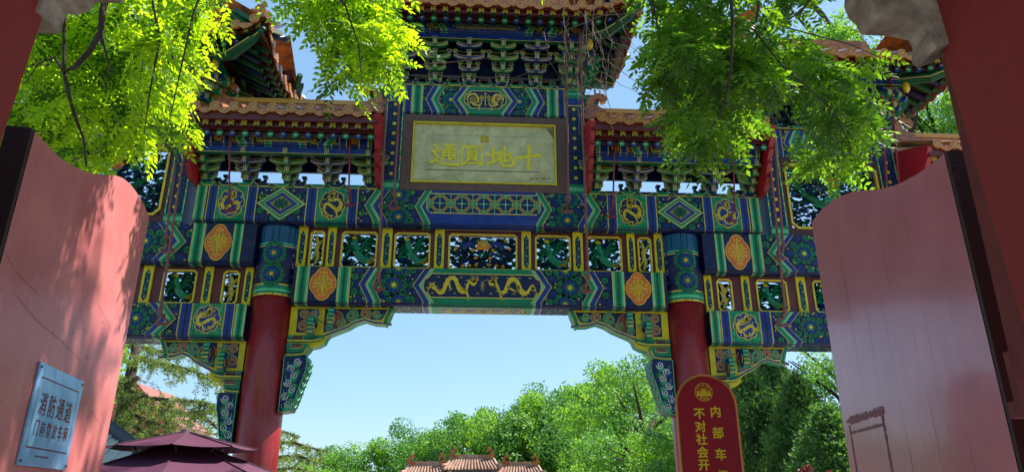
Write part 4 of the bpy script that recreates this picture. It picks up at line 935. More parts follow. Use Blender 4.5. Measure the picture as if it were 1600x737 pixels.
    merge(m, c.mb); merge(m, m2); m.build('cloud_pier', o)
for s in (-1, 1):
    make_wing(s*2.845, -s, 4.298)
    make_wing(s*3.44, s, 3.768, 1.25)

# ------------------------------------------------------------------ iron tie rods with hooks
def rod(px0, py0, px1, py1, Y=9.95, r=.019, hook=True, m='rust'):
    a = at(px0, py0, Y); b = at(px1, py1, Y); b.x = b.x*.5+(b.x)*.5; a.x -= X0; b.x -= X0; a.y -= Y0; b.y -= Y0
    mb = MB(); pts = [a, b]
    mb.tube(pts, r, m, 8)
    if hook:
        mb.tube([b, b+Vector((0,.05,-.04)), b+Vector((.0,.16,-.05)), b+Vector((.01,.3,-.09))], r*.9, m, 7)
        mb.tube([b+Vector((.03,.12,-.02)), b+Vector((-.05,.13,-.06)), b+Vector((-.09,.13,-.12)), b+Vector((-.05,.13,-.18)), b+Vector((.03,.13,-.17)), b+Vector((.05,.16,-.13))], r*.85, m, 7)
        mb.tube([b+Vector((0,0,.05)), b+Vector((0,0,-.02))], r*1.9, m, 8)
        mb.tube([b+Vector((-.09,.14,-.15)), b+Vector((.09,.14,-.15))], r*.9, m, 6)
    mb.build('tie_rod', arch)
rod(606,100,591,432,9.95); rod(627,100,616,305,9.95); rod(884,45,888,310,9.95); rod(906,45,919,435,9.95)
for x0, y0, x1, y1 in ((359,210,358,308),(547,218,545,300),(960,228,958,318),(1146,250,1148,325)): rod(x0,y0,x1,y1,9.95,.014,m='iron')
rod(290,225,250,485,9.98); rod(274,255,259,372,9.98); rod(1199,215,1227,488,9.98); rod(1208,195,1224,385,9.98); rod(1377,150,1386,300,9.98,m='iron'); rod(1391,120,1408,330,9.98,m='iron')
mb = MB(); mb.box(-1.66, -.02, 6.17, -1.6, .2, 8.09, 'maroon'); mb.box(1.6, -.02, 6.17, 1.66, .2, 8.09, 'maroon'); mb.build('post_backing', arch)

# =================================================================== GATE LEAVES
def gate_leaf(label, prof_px, P0px, ang, side, m):
    p0 = at(*P0px, 3.0); P0 = (p0.x, 3.0)
    pr = [hit(a, b, P0, ang) for a, b in prof_px]; pr[0] = (0, pr[0][1])
    L = pr[-1][0]
    o = thing('gate_leaf', label, 'gate', (P0[0], P0[1], 0), 'pair of red gate leaves')
    d = Vector((math.sin(ang), math.cos(ang), 0)); n = Vector((side*math.cos(ang), -side*math.sin(ang), 0))   # towards the passage
    T = .1
    zf = lambda s: np.interp(s, [q[0] for q in pr], [q[1] for q in pr])
    cuts = [0]+[L*f for f in (.26,.5,.76)]+[L]
    for k in range(4):
        a, b = cuts[k]+(.0005 if k else 0), cuts[k+1]-(.0005 if k < 3 else 0)
        ss = [a]+[a+(b-a)*j/14 for j in range(1,14)]+[b]
        loop = [d*a+Vector((0,0,.12)), d*b+Vector((0,0,.12))]+[d*s+Vector((0,0,float(zf(s)))) for s in ss[::-1]]
        mb = MB(); off = n*0; mb.prism(loop, off, off-n*T, m, 'dark_wood'); mb.build('plank', o)
    e = MB(); h0 = pr[0][1]
    loop = [Vector((0,0,.05))-d*.004-n*.002, Vector((0,0,.05))-d*.03-n*.002, Vector((0,0,h0+.0))-d*.03-n*.002, Vector((0,0,h0+.0))-d*.004-n*.002]
    e.prism(loop, n*0, -n*(T+.004), 'dark_wood'); e.build('shaded_hinge_edge', o)  # hinge-side thickness of the leaf, its shade put into a near-black colour
    return o, d, n, P0
LANG, RANG = R(-10), R(10)
lprof = [(55,205),(64,216),(78,232),(98,250),(120,263),(140,270),(160,274),(180,274),(192,278),(204,288),(216,304),(226,322),(233,340)]
rprof = [(1475,240),(1468,246),(1455,257),(1430,274),(1405,287),(1380,295),(1355,297),(1330,300),(1305,310),(1285,326),(1268,347)]
lg, ld, ln_, LP = gate_leaf('sunlit pink-red gate leaf at left, dappled with shade and carrying a blue notice', lprof, (55,205), LANG, 1, 'gate_pink')
rg, rd, rn_, RP = gate_leaf('shaded glossy mauve-red gate leaf at right with a scraped rectangular patch', rprof, (1475,240), RANG, -1, 'gate_mauve')
# scrapes and cracks
c = Cv(lambda u, v, h: tuple(rd*u+rn_*(.0015+h)+Vector((0,0,v))))
rn = random.Random(5)
def ragged(c, a, b, w, m, l, k=30):
    for i in range(k):
        t = i/k; x = a[0]+(b[0]-a[0])*t; y = a[1]+(b[1]-a[1])*t; ww = w*rn.uniform(.3,1); dx, dy = (b[0]-a[0])/k, (b[1]-a[1])/k
        c.poly([(x-abs(dy)*0-(ww if dx == 0 else 0), y-(ww if dy == 0 else 0)), (x+dx-(ww if dx == 0 else 0), y+dy-(ww if dy == 0 else 0)), (x+dx+(ww if dx == 0 else 0), y+dy+(ww if dy == 0 else 0)), (x+(ww if dx == 0 else 0), y+(ww if dy == 0 else 0))], m, l)
ragged(c, (1.32,2.11), (2.02,2.11), .03, 'scrape', 1, 46); ragged(c, (1.36,1.2), (1.36,2.08), .022, 'scrape', 1, 60); ragged(c, (1.98,1.2), (1.98,2.08), .016, 'scrape', 1, 60); ragged(c, (1.36,2.03), (1.98,2.03), .012, 'scrape', 1, 40)
for a, b in (((1.06,1.5),(1.05,2.0)),((.68,1.7),(.69,2.2)),((.9,2.6),(.9,3.1)),((1.6,2.7),(1.62,3.2)),((1.3,2.4),(1.32,2.9)),((.35,1.6),(.36,1.9)),((.7,2.35),(.71,2.5))):
    c.stroke([(a[0]+(b[0]-a[0])*t/8+rn.uniform(-.006,.006), a[1]+(b[1]-a[1])*t/8) for t in range(9)], .0028, 'dark_wood', 2, 2)
for i in range(60): x, z = rn.uniform(.1,2), rn.uniform(1.5,3.2); c.stroke([(x,z),(x+rn.uniform(-.02,.02),z+rn.uniform(.01,.06))], .003, rn.choice(('dark_wood','scrape')), 2, 2)
c.mb.build('scraped_paint', rg)['kind'] = 'stuff'
c = Cv(lambda u, v, h: tuple(ld*u+ln_*(.0015+h)+Vector((0,0,v))))
for P in ([(.2,2.45),(.5,2.4),(.9,2.37),(1.2,2.34)],[(.0,2.6),(.2,2.55),(.4,2.52)],[(1.3,2.7),(1.6,2.62)],[(1.5,2.1),(1.75,2.05)]):
    c.stroke([(x+rn.uniform(-.01,.01), z+rn.uniform(-.01,.01)) for x, z in P], .0022, 'scrape', 1)
for i in range(40): x, z = rn.uniform(.1,1.8), rn.uniform(1.7,3.2); c.disc(x, z, rn.uniform(.003,.007), 'scrape', 1, 5)
c.mb.build('scraped_paint', lg)['kind'] = 'stuff'
# notice on the left leaf
ns = thing('fire_lane_notice', 'bluish metal fire lane notice with faded red characters fixed to the left gate leaf', 'sign', (LP[0], LP[1], 0))
mb = MB(); pl = [ld*.614+Vector((0,0,1.75)), ld*1.27+Vector((0,0,1.75)), ld*1.27+Vector((0,0,2.232)), ld*.614+Vector((0,0,2.232))]
mb.prism(pl, ln_*.012, ln_*.003, 'notice'); no = mb.build('notice_plate', ns)
c = Cv(lambda u, v, h: tuple(ld*(.942+u)+ln_*(.0125+h)+Vector((0,0,1.991+v))))
c.loop([(-.28,-.155),(.28,-.155),(.28,.175),(-.28,.175)], .006, 'notice_ink', 1)
for i, chh in enumerate('消防通道'): write(c, chh, -.185+i*.122, .055, .12, 'notice_ink', 1, .0008, .85)
for i, chh in enumerate('门前禁放车辆'): write(c, chh, -.205+i*.082, -.06, .082, 'notice_ink', 1, .0005, .8)
for i in range(9): c.stroke([(-.14+i*.02,-.195),(-.13+i*.02,-.188)], .008, 'notice_ink', 1)
c.mb.build('notice_lettering', ns)['kind'] = 'stuff'
for a_, b_ in ((-.31,.22),(.31,.22),(-.31,-.22),(.31,-.22)):
    m_ = MB(); p_ = ld*(.942+a_)+Vector((0,0,1.991+b_)); m_.tube([p_+ln_*.011, p_+ln_*.018], .007, 'steel', 8); m_.build('screw', ns)

# gateway walls and stone corbels round the camera's gate
def wallpier(side, xin_top, xin_bot, Y, label, ztop):
    o = MB(); s = side
    P = [(xin_bot,Y,0),(xin_top,Y,ztop),(s*6,Y,ztop),(s*6,Y,0)]
    if s < 0: P = P[::-1]
    o.prism(P[::-1], (0,-.6,0), (0,0,0), 'wall_red')
    w = thing('gateway_wall', label, 'wall'); o.build('plaster_face', w); return w
pA, pB = at(1496,160,2.0), at(1600,513,2.0); sl_ = (pB.x-pA.x)/(pA.z-pB.z)
wr = wallpier(1, pA.x-sl_*(3.4-pA.z), pA.x+sl_*pA.z, 2.0, 'dark red plastered gateway wall at the right edge', 3.4)
j = MB(); a = at(1475,110,2.12); b = at(1565,501,2.12); k_ = (b.x-a.x)/(a.z-b.z)
P = [(b.x+k_*b.z,2.12,0),(b.x,2.12,b.z),(a.x,2.12,a.z),(a.x-.01,2.12,3.45),(a.x+.25,2.12,3.45),(b.x+.4,2.12,0)]
j.prism(P, (0,-.09,0), (0,0,0), 'jamb_red'); j.build('timber_jamb', wr)
j = MB(); 
for px, py, w_, h_ in ((1588,590,.03,.2),(1594,640,.06,.06)):
    q = at(px, py, 2.6); j.box(q.x-w_/2, 2.52, q.z-h_/2, q.x+w_/2+.05, 2.62, q.z+h_/2, 'jamb_red')
j.build('hinge_block', wr)
pa = at(49,60,2.0); pb = at(2,185,2.0)
sl2 = (pb.x-pa.x)/(pa.z-pb.z)
wallpier(-1, pa.x-sl2*(3.4-pa.z), pb.x+sl2*pb.z*.5, 2.0, 'dark red plastered gateway wall at the left edge', 3.4)
gh = MB(); gh.box(-6, -1.6, 3.62, 6, 2.33, 3.9, 'dark_wood'); gh.box(-6, 1.7, 3.42, 6, 1.98, 3.62, 'stone'); go = gh.build('unseen_shade_slab'); tag(go, 'unseen dark slab added above the gateway walls to shade them', 'roof')  # unseen slab, added to darken the walls and corbels below
j = MB()
def corbel(label, pts, Yf, dep, pts2=None):
    o = thing('stone_corbel', label, 'corbel', (0,0,0), 'carved stone corbels at the gate head')
    mb = MB(); L3 = [at(a, b, Yf) for a, b in pts]; ar = sum(L3[i].x*L3[(i+1) % len(L3)].z-L3[(i+1) % len(L3)].x*L3[i].z for i in range(len(L3)))
    if ar < 0: L3 = L3[::-1]
    n_ = len(L3); cen = sum(L3, Vector())/n_
    mb.prism(L3, (0,-dep,0), (0,0,0), 'stone'); mb.build('stone_block', o)
    if pts2:
        mb = MB(); L3 = [at(a, b, Yf+.03) for a, b in pts2]; ar = sum(L3[i].x*L3[(i+1) % len(L3)].z-L3[(i+1) % len(L3)].x*L3[i].z for i in range(len(L3)))
        if ar < 0: L3 = L3[::-1]
        mb.prism(L3, (0,-dep*.5,0), (0,0,0), 'stone_light'); mb.build('stone_moulding', o)
    return o
corbel('grey weathered carved stone corbel at the top right, over the right wall', [(1330,-60),(1320,-10),(1319,12),(1326,30),(1338,40),(1343,52),(1350,55),(1372,56),(1396,58),(1420,64),(1426,76),(1424,96),(1432,106),(1452,100),(1478,86),(1545,15),(1610,-60)], 2.08, .12, [(1432,100),(1478,80),(1545,8),(1600,-60),(1575,-60),(1525,0),(1470,62),(1426,84)])
corbel('pale stone corbel at the top left corner, over the left wall', [(40,-60),(52,0),(50,52),(93,53),(104,22),(120,24),(140,18),(150,5),(165,5),(190,6),(196,-4),(215,-60)], 2.08, .12, [(52,-60),(85,0),(100,30),(104,22),(96,0),(80,-60)])

# =================================================================== RED CAR PARK SIGN
SP = at(1106, 650, 5.2)
sg = thing('car_park_sign', 'tall round-topped dark red sign with gold edge and yellow characters before the right pillar', 'sign', (SP.x, 5.2, 0), rz=R(-2))
def stadium(w, z0, z1, n=14):
    return [(w*math.cos(math.pi*i/n), z1-w+w*math.sin(math.pi*i/n)) for i in range(n+1)]+[(-w*math.cos(math.pi*i/n), z0+w-w*math.sin(math.pi*i/n)) for i in range(n+1)]
zt = at(1103,584,5.2).z; w = .228
mb = MB(); mb.prism([(x,.01,z) for x, z in stadium(w-.004, zt-1.35, zt-.004)], (0,0,0), (0,.03,0), 'sign_red', 'steel'); mb.build('sign_board', sg)
c = Cv(lambda u, v, h: (u, -h, v)); S = stadium(w-.009, zt-1.35+.009, zt-.009); mb = MB(); mb.tube([(x,.01,z) for x, z in S]+[(S[0][0],.01,S[0][1])], .0105, 'sign_gold', 8); mb.build('gold_edging', sg)
c = Cv(lambda u, v, h: (u, .0095-h, zt-v), None)
def vt(s): return s
def T_(ch, u, v, size, off=.002): write(c, ch, u, v, size, 'sign_yellow', 1, off)
c = Cv(lambda u, v, h: (u, .0095-h, zt+v), None)
for i, chh in enumerate('内部车场'): c.mb = MB(); write(c, chh, .062+.004*i, -.27-i*.148, .084, 'sign_yellow', 1, .0022); c.mb.build('character', sg)
for i, chh in enumerate('不对社会开放'): c.mb = MB(); write(c, chh, -.058, -.285-i*.089, .084, 'sign_yellow', 1, .0022); c.mb.build('character', sg)
c.mb = MB()
ex, ez, er = -.012, -.13, .064
c.loop([(ex+math.cos(i*.2244)*er, ez+math.sin(i*.2244)*er) for i in range(28)], .004, 'sign_yellow', 1)
c.loop([(ex+math.cos(i*.2244)*er*.68, ez+math.sin(i*.2244)*er*.68) for i in range(28)], .0015, 'sign_yellow', 1) 
for i, chh in enumerate('YONG HE GONG'):
    a = R(160-i*12.7)
    if chh != ' ': write(c, chh, ex+math.cos(a)*er*.83, ez+math.sin(a)*er*.83, .013, 'sign_yellow', 2, .0003, 1, a-R(90))
for i, chh in enumerate('雍和宫'): write(c, chh, ex+(i-1)*.022, ez-.046+(abs(i-1))*.004, .02, 'sign_yellow', 1, .0003, 1, R(14)*(i-1))
for (a0, b0, a1, b1) in ((-.055,-.028,.055,-.018),(-.052,-.016,-.03,-.002),(.03,-.016,.052,-.002),(-.028,-.016,.028,-.006),(-.022,-.004,.022,.006),(-.03,.008,.03,.012),(-.016,.014,.016,.02),(-.022,.022,.022,.026),(-.055,.0,-.027,.003),(.027,.0,.055,.003),(-.05,.004,-.032,.008),(.032,.004,.05,.008)): c.rect(ex+a0, ez+b0, ex+a1, ez+b1, 'sign_yellow', 1)
c.mb.build('emblem', sg)['kind'] = 'stuff'
mb = MB(); mb.tube([(0,.055,0),(0,.055,zt-.2)], .025, 'steel', 10); mb.build('sign_post', sg)
mb = MB(); mb.tube([(0,.055,0),(0,.055,.05)], .22, 'steel', 20); mb.build('base_plate', sg)

# =================================================================== UMBRELLA
UX = at(291, 672, 6.4)
um = thing('patio_umbrella', 'large plum-purple square umbrella with a vented top at the lower left', 'umbrella', (UX.x, 6.4, 0))
zt = UX.z
def canopy(w, z0, z1, m, name, rot=0, sag=.04, flap=.0, parent=um, n=8):
    mb = MB(); a = [(math.cos(R(rot)+i*2*math.pi/n), math.sin(R(rot)+i*2*math.pi/n)) for i in range(n)]; K = 6; rings = []
    vs = [(0,0,z1)]; fs = []
    for k in range(1, K+1):
        t = k/K
        for i in range(n):
            for j in range(4):
                u = j/4; x = a[i][0]*(1-u)+a[(i+1) % n][0]*u; y = a[i][1]*(1-u)+a[(i+1) % n][1]*u
                z = z1+(z0-z1)*(t**.92)-sag*math.sin(math.pi*u)*t*1.0; vs.append((x*w*t, y*w*t, z))
    m4 = n*4
    for i in range(m4): fs.append((0, 1+i, 1+(i+1) % m4))
    for k in range(K-1):
        for i in range(m4): fs.append((1+k*m4+i, 1+(k+1)*m4+i, 1+(k+1)*m4+(i+1) % m4, 1+k*m4+(i+1) % m4))
    b0 = len(vs)
    for i in range(m4): x, y, z = vs[1+(K-1)*m4+i]; vs.append((x*1.004, y*1.004, z-flap))
    if flap:
        for i in range(m4): fs.append((1+(K-1)*m4+i, b0+i, b0+(i+1) % m4, 1+(K-1)*m4+(i+1) % m4))
    mb.add(vs, fs, m); o = mb.build(name, parent)
    for p in range(n):   # seam piping along the ribs
        s = MB(); s.tube([(a[p][0]*w*t, a[p][1]*w*t, z1+(z0-z1)*(t**.92 if t else 0)+.004) for t in (0,.2,.4,.6,.8,1)], .006, 'plum_edge', 5); s.build('seam', o)
    return o
canopy(1.75, zt-.66, zt-.06, 'plum_canopy', 'canopy', 12, .03, .14)
canopy(.6, zt-.15, zt-.005, 'plum_canopy', 'vent_cap', 12, .012, .0)
mb = MB(); mb.tube([(0,0,zt-.03),(0,0,zt+.012)], [.07,.03], 'plum_edge', 10); mb.build('finial', um)
mb = MB(); mb.tube([(0,0,0),(0,0,zt-.05)], .03, 'steel', 12); mb.build('pole', um)
mb = MB(); mb.tube([(0,0,0),(0,0,.08)], .32, 'steel', 20); mb.build('base', um)
mb = MB()
for i in range(8):
    a = R(12)+i*math.pi/4; mb.tube([(0,0,zt-.2),(math.cos(a)*1.7,math.sin(a)*1.7,zt-.78)], .008, 'steel', 5); mb.tube([(math.cos(a)*.3,math.sin(a)*.3,zt-.26),(math.cos(a)*.4,math.sin(a)*.4,zt-.12)], .008, 'steel', 5)
mb.build('ribs', um)

# =================================================================== TREES
def leaf_arrays(cen, dirs, ups, L, Wd, shape='kite'):
    """numpy: many leaves as folded pointed quads"""
    n = len(cen); side = np.cross(dirs, ups); side /= np.linalg.norm(side, axis=1)[:,None]+1e-9
    L = np.broadcast_to(np.asarray(L).reshape(-1,1), (n,1)); Wd = np.broadcast_to(np.asarray(Wd).reshape(-1,1), (n,1))
    a = cen; b = cen+dirs*L*.45+side*Wd*.5; c_ = cen+dirs*L; d = cen+dirs*L*.45-side*Wd*.5
    V = np.stack([a,b,c_,d], 1).reshape(-1,3); idx = np.arange(n)[:,None]*4+np.arange(4)[None,:]
    return V, idx
def mesh_np(name, V, idx, mats, mi=None):
    me = bpy.data.meshes.new(name); n = len(idx); me.vertices.add(len(V)); me.vertices.foreach_set('co', V.astype(np.float32).ravel())
    me.loops.add(n*4); me.loops.foreach_set('vertex_index', idx.astype(np.int32).ravel()); me.polygons.add(n)
    me.polygons.foreach_set('loop_start', (np.arange(n)*4).astype(np.int32)); 
    for m in mats: me.materials.append(M[m])
    if mi is not None: me.polygons.foreach_set('material_index', mi.astype(np.int32))
    me.update(calc_edges=True); me.validate(); return me
rs = np.random.RandomState(12)
def unit(v): return v/(np.linalg.norm(v, axis=1)[:,None]+1e-9)
def pinnate(points, outd, seed, Lr=(.2,.3), ll=.06, lw=.027, mats=('leaf',), pairs=6):
    """compound leaves of the scholar tree: points (n,3), outd (n,3) pointing directions"""
    rs = np.random.RandomState(seed); n = len(points); D = unit(outd); 
    U = unit(np.array([0,0,1.])+rs.normal(0,.45,(n,3))); S = unit(np.cross(D, U)); U = unit(np.cross(S, D))
    LR = rs.uniform(*Lr, n); C = []; DD = []; UU = []; SZ = []
    for k in range(pairs):
        t = (k+.8)/(pairs+.3)
        base = points+D*(LR*t)[:,None]-np.array([0,0,1.])*(LR*.35*t*t)[:,None]
        for s in (-1, 1):
            C.append(base); DD.append(unit(S*s+D*.55-np.array([0,0,.25])+rs.normal(0,.12,(n,3)))); UU.append(unit(U+rs.normal(0,.22,(n,3)))); SZ.append(rs.uniform(.8,1.1,n)*(1-.25*abs(t-.5)))
    C.append(points+D*LR[:,None]-np.array([0,0,1.])*(LR*.35)[:,None]); DD.append(D-np.array([0,0,.3])); UU.append(U); SZ.append(np.ones(n))
    C = np.concatenate(C); DD = unit(np.concatenate(DD)); UU = np.concatenate(UU); SZ = np.concatenate(SZ)
    V, idx = leaf_arrays(C, DD, UU, ll*SZ, lw*SZ)
    return V, idx
def poly_in(px, py, P):
    ins = False; n = len(P)
    for i in range(n):
        (x1,y1),(x2,y2) = P[i], P[(i+1) % n]
        if (y1 > py) != (y2 > py) and px < (x2-x1)*(py-y1)/(y2-y1)+x1: ins = not ins
    return ins
def near_tree(label, trunk_xy, regions, seed, limbs, leafm='leaf'):
    """foreground scholar tree: trunk hidden by a gate leaf, boughs reach over the view"""
    o = thing('scholar_tree', label, 'tree', (trunk_xy[0], trunk_xy[1], 0)); ox = Vector((trunk_xy[0], trunk_xy[1], 0))
    mb = MB(); mb.tube([(0,0,0),(.05,0,1.5),(-.04,.05,3.2),(.06,.02,5.2),(0,0,7.2)], [.26,.21,.18,.15,.1], 'bark', 12); mb.build('trunk', o, True)
    rnd = random.Random(seed); tl = MB()
    for (pts, r) in limbs:
        lm = MB(); P = [at(a, b, Y-(.75 if leafm == 'leaf' else .9))-ox for a, b, Y in pts]; n = len(P); lm.tube(P, [r*(1-.75*i/(n-1)) for i in range(n)], 'bark', 7)
        q0 = Vector((0,0,6.9)); lm.tube([q0, (P[0]+q0)/2+Vector((0,-.6,1.4)), P[0]+Vector((0,-.2,.5)), P[0]], [.06, .045, r*1.1, r], 'bark', 7); lm.build('bough', o)
    PP = []; DDr = []
    for P, Y0_, Y1_, dens in regions:
        xs = [p[0] for p in P]; ys = [p[1] for p in P]; ar = (max(xs)-min(xs))*(max(ys)-min(ys)); nb = int(ar*dens*(2.3 if leafm == 'leaf' else 1.5)/13)
        for _ in range(nb):
            px, py = rnd.uniform(min(xs), max(xs)), rnd.uniform(min(ys), max(ys))
            if not poly_in(px, py, P): continue
            Yc = rnd.uniform(Y0_, Y1_); c_ = at(px, py, Yc)
            # a twig with its compound leaves
            a = rnd.uniform(0, 6.28); d = Vector((math.cos(a), math.sin(a)*.7, rnd.uniform(-.75,.05))).normalized(); ln = rnd.uniform(.15,.3)
            if rnd.random() < .3: tl.tube([c_-d*ln-ox, c_-ox+Vector((0,0,.02)), c_+d*ln*.5-ox], [.004,.003,.002], 'twig', 4, False)
            for k in range(13):
                t = rnd.uniform(-1,.6); p = c_+d*ln*t+Vector((rnd.gauss(0,.05),rnd.gauss(0,.05),rnd.gauss(0,.05)))
                PP.append(p-ox); dd = Vector((rnd.gauss(0,1), rnd.gauss(0,1), -abs(rnd.gauss(.25,.4))))+d*.6; DDr.append(dd)
    V, idx = pinnate(np.array([tuple(p) for p in PP]), np.array([tuple(p) for p in DDr]), seed, *(((.19,.29), .08, .038) if leafm == 'leaf' else ((.22,.34), .098, .047)))
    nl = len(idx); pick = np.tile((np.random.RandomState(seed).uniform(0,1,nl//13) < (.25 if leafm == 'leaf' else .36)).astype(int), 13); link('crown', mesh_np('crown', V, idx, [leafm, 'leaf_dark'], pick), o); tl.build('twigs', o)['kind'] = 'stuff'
    return o
L1 = [(-20,40),(60,-60),(330,-60),(312,40),(338,55),(310,90),(290,105),(306,140),(278,175),(305,195),(285,220),(252,205),(225,205),(248,238),(205,240),(150,262),(40,225),(-20,290)]
L2 = [(425,-60),(610,-60),(618,15),(640,65),(625,92),(602,84),(606,108),(576,100),(565,130),(545,130),(522,95),(508,50),(470,5)]
L3 = [(-400,-380),(420,-420),(640,-60),(330,-45),(-300,-40)]
L5 = [(690,-240),(960,-240),(990,-440),(660,-440)]
L4 = [(670,-115),(960,-115),(980,-330),(650,-330)]
near_tree('bright backlit scholar tree with feathery leaves overhanging the left gate leaf', (-6.4,5.6),
    [(L1,5.2,7.6,.0105),(L2,5.4,6.8,.0125),(L3,4.5,7.5,.001),(L4,3.5,4.9,.0085),(L5,2.9,3.7,.0075)], 21,
    [([(175,-40,5.6),(160,20,5.7),(158,50,5.7),(140,80,5.7),(118,105,5.7),(100,112,5.8),(108,150,5.8),(118,185,5.8),(130,215,5.9),(135,260,5.9)], .03), ([(100,112,5.8),(85,90,5.8),(60,100,5.9),(40,130,5.9)], .014),
     ([(230,-40,6),(250,60,6),(235,140,6),(225,210,6)], .014), ([(160,60,5.7),(170,100,5.8),(165,150,5.8)], .012), ([(480,-60,6),(540,10,6),(560,70,6),(566,130,6)], .014), ([(330,-60,6),(300,30,6),(280,120,6),(262,200,6)], .013)])
R1 = [(1000,-60),(1300,-60),(1262,5),(1225,15),(1230,45),(1300,68),(1345,100),(1362,120),(1360,145),(1335,165),(1378,172),(1372,205),(1340,245),(1288,262),(1256,235),(1285,170),(1240,135),(1180,130),(1165,190),(1130,222),(1105,245),(1080,220),(1052,195),(1062,150),(1022,145),(1010,125),(1020,70)]
R2 = [(1000,40),(1030,0),(1240,50),(1330,75),(1250,150),(1180,190),(1150,240),(1110,255),(1060,215),(1050,150),(1020,150)]
R3 = [(960,-380),(1700,-420),(1700,-80),(1320,-70),(1010,-50)]
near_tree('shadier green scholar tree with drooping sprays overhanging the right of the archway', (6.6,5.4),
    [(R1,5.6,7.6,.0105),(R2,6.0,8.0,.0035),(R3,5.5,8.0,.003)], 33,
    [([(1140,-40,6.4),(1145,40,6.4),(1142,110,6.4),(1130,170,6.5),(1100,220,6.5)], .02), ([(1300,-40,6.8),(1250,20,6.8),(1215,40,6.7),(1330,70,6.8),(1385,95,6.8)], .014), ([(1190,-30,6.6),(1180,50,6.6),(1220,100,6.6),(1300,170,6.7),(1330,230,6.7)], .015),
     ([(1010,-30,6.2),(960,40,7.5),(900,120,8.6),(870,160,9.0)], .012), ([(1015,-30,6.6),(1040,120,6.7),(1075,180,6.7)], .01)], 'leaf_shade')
# bare hanging twigs before the centre roof
tw = thing('hanging_twigs', 'tangle of bare brown twigs hanging before the right end of the centre roof', 'twigs', (2, 9.0, 0))
mb = MB(); rnd = random.Random(9)
for i in range(26):
    px, py = rnd.uniform(880,965), rnd.uniform(-10,120); Y = rnd.uniform(8.6,9.2); P = []; a = rnd.uniform(.6, 2.4)
    for k in range(8): P.append(at(px, py, Y)-Vector((2,9,0))); px += math.cos(a)*14; py += math.sin(a)*14; a += rnd.uniform(-.5,.5)
    mb.tube(P, [.0065,.006,.0055,.005,.0045,.004,.0035,.002], 'twig', 4, False)
for P in ([(612,105),(700,98),(790,88),(850,66),(885,48),(940,25),(1000,20)],[(790,128),(830,112),(880,92),(930,94),(990,92)],[(905,90),(950,96),(1010,140)],[(850,50),(858,95),(880,130),(918,145)]):
    mb.tube([at(a, b, 8.9)-Vector((2,9,0)) for a, b in P], .006, 'twig', 4, False)
mb.build('twig', tw)

# far broadleaf trees
def crown_mesh(seed, n, rx, rz, size, mats, clumps=70, flat=.8):
    rs = np.random.RandomState(seed)
    th = rs.uniform(0, 2*np.pi, clumps); ph = np.arccos(rs.uniform(-.75, 1, clumps)); rr = rs.uniform(.55, 1, clumps)**.5
    wob = 1+.18*np.sin(th*3+seed)+.12*np.sin(ph*5+seed)
    cc = np.stack([np.cos(th)*np.sin(ph)*rx*rr*wob, np.sin(th)*np.sin(ph)*rx*rr*wob, np.cos(ph)*rz*rr*wob], 1)
    k = rs.randint(0, clumps, n); rad = rs.uniform(.13,.27,clumps)*rx
    off = unit(rs.normal(0,1,(n,3)))*(rs.uniform(.3,1,n)**.45)[:,None]*rad[k][:,None]; off[:,2] *= flat
    C = cc[k]+off; nrm = unit(off+rs.normal(0,.8,(n,3))*rad[k][:,None]*.7)
    D = unit(np.cross(nrm, rs.normal(0,1,(n,3)))); V, idx = leaf_arrays(C, D, nrm, rs.uniform(.7,1.3,n)*size, rs.uniform(.5,.8,n)*size)
    return mesh_np('crown', V, idx, mats, (rs.uniform(0,1,clumps)[k] > .6).astype(int) if len(mats) > 1 else None)
CR = [crown_mesh(s, 26000, 3.4, 2.9, .125, ['far_leaf','far_leaf_blue'], 80) for s in (1,2,3)]
def trunk_mesh(seed):
    rnd = random.Random(seed); mb = MB(); mb.tube([(0,0,0),(.1,0,2),(0,.1,4.5)], [.3,.24,.18], 'bark', 9)
    for i in range(9):
        a = i*.7+rnd.random(); z = rnd.uniform(3,4.6); l = rnd.uniform(2,3.2)
        mb.tube([(0,0,z),(math.cos(a)*l*.45,math.sin(a)*l*.45,z+l*.45),(math.cos(a)*l,math.sin(a)*l,z+l*.8)], [.12,.07,.02], 'bark', 5)
    return mb.mesh('trunk')
TR = [trunk_mesh(4), trunk_mesh(5)]
def far_tree(px, py_top, Y, sc, label, v, group='broadleaf trees behind the archway', name='broadleaf_tree'):
    top = at(px, py_top, Y); H = top.z; o = thing(name, label, 'tree', (top.x, Y, 0), group, v*1.7); 
    zc = H-3.3*sc
    c_ = link('crown', CR[v % 3], o, (0,0,zc)); c_.scale = (sc,sc,sc*1.0); t = link('trunk', TR[v % 2], o); t.scale = (sc,sc,max(.3,(zc)/4.5))
far = [(490,728,52,1.0,'low pale tree at the left end of the far tree line'),(545,700,50,1.15,'rounded tree left of the three small far roofs'),(603,665,48,1.2,'taller pale tree with a peaked top above the left far roof'),(662,668,50,1.1,'tree between the peaked pale tree and the darker central tree'),
       (735,640,44,1.15,'darker tree rising behind the left and middle far roofs'),(790,612,46,1.45,'broad full tree right behind the middle far roof'),(856,612,42,1.3,'broad tree above the right far roof'),(905,585,38,1.2,'hazy green tree stepping up towards the right pillar'),
       (952,566,34,1.35,'tall bright tree left of the right pillar'),(1000,552,37,1.3,'tallest tree just left of the right pillar'),(1040,600,30,1.15,'bright tree crown partly behind the right pillar'),(1075,655,26,.8,'low dark tree at the foot of the right pillar'),
       (905,672,50,1.5,'dark lower tree right of the small far roofs'),(950,650,30,1.0,'low bright tree left of the right pillar foot'),(580,712,46,.9,'low tree directly left of the left far roof'),(700,700,60,1.2,'tree seen in the gap between left and middle far roofs')]
for i, (a, b, Y, s, lb) in enumerate(far):
    if 560 < a < 1000: s *= (max(Y,52)/Y)**.8; Y = max(Y, 52)
    far_tree(a, b, Y, s, lb, i)
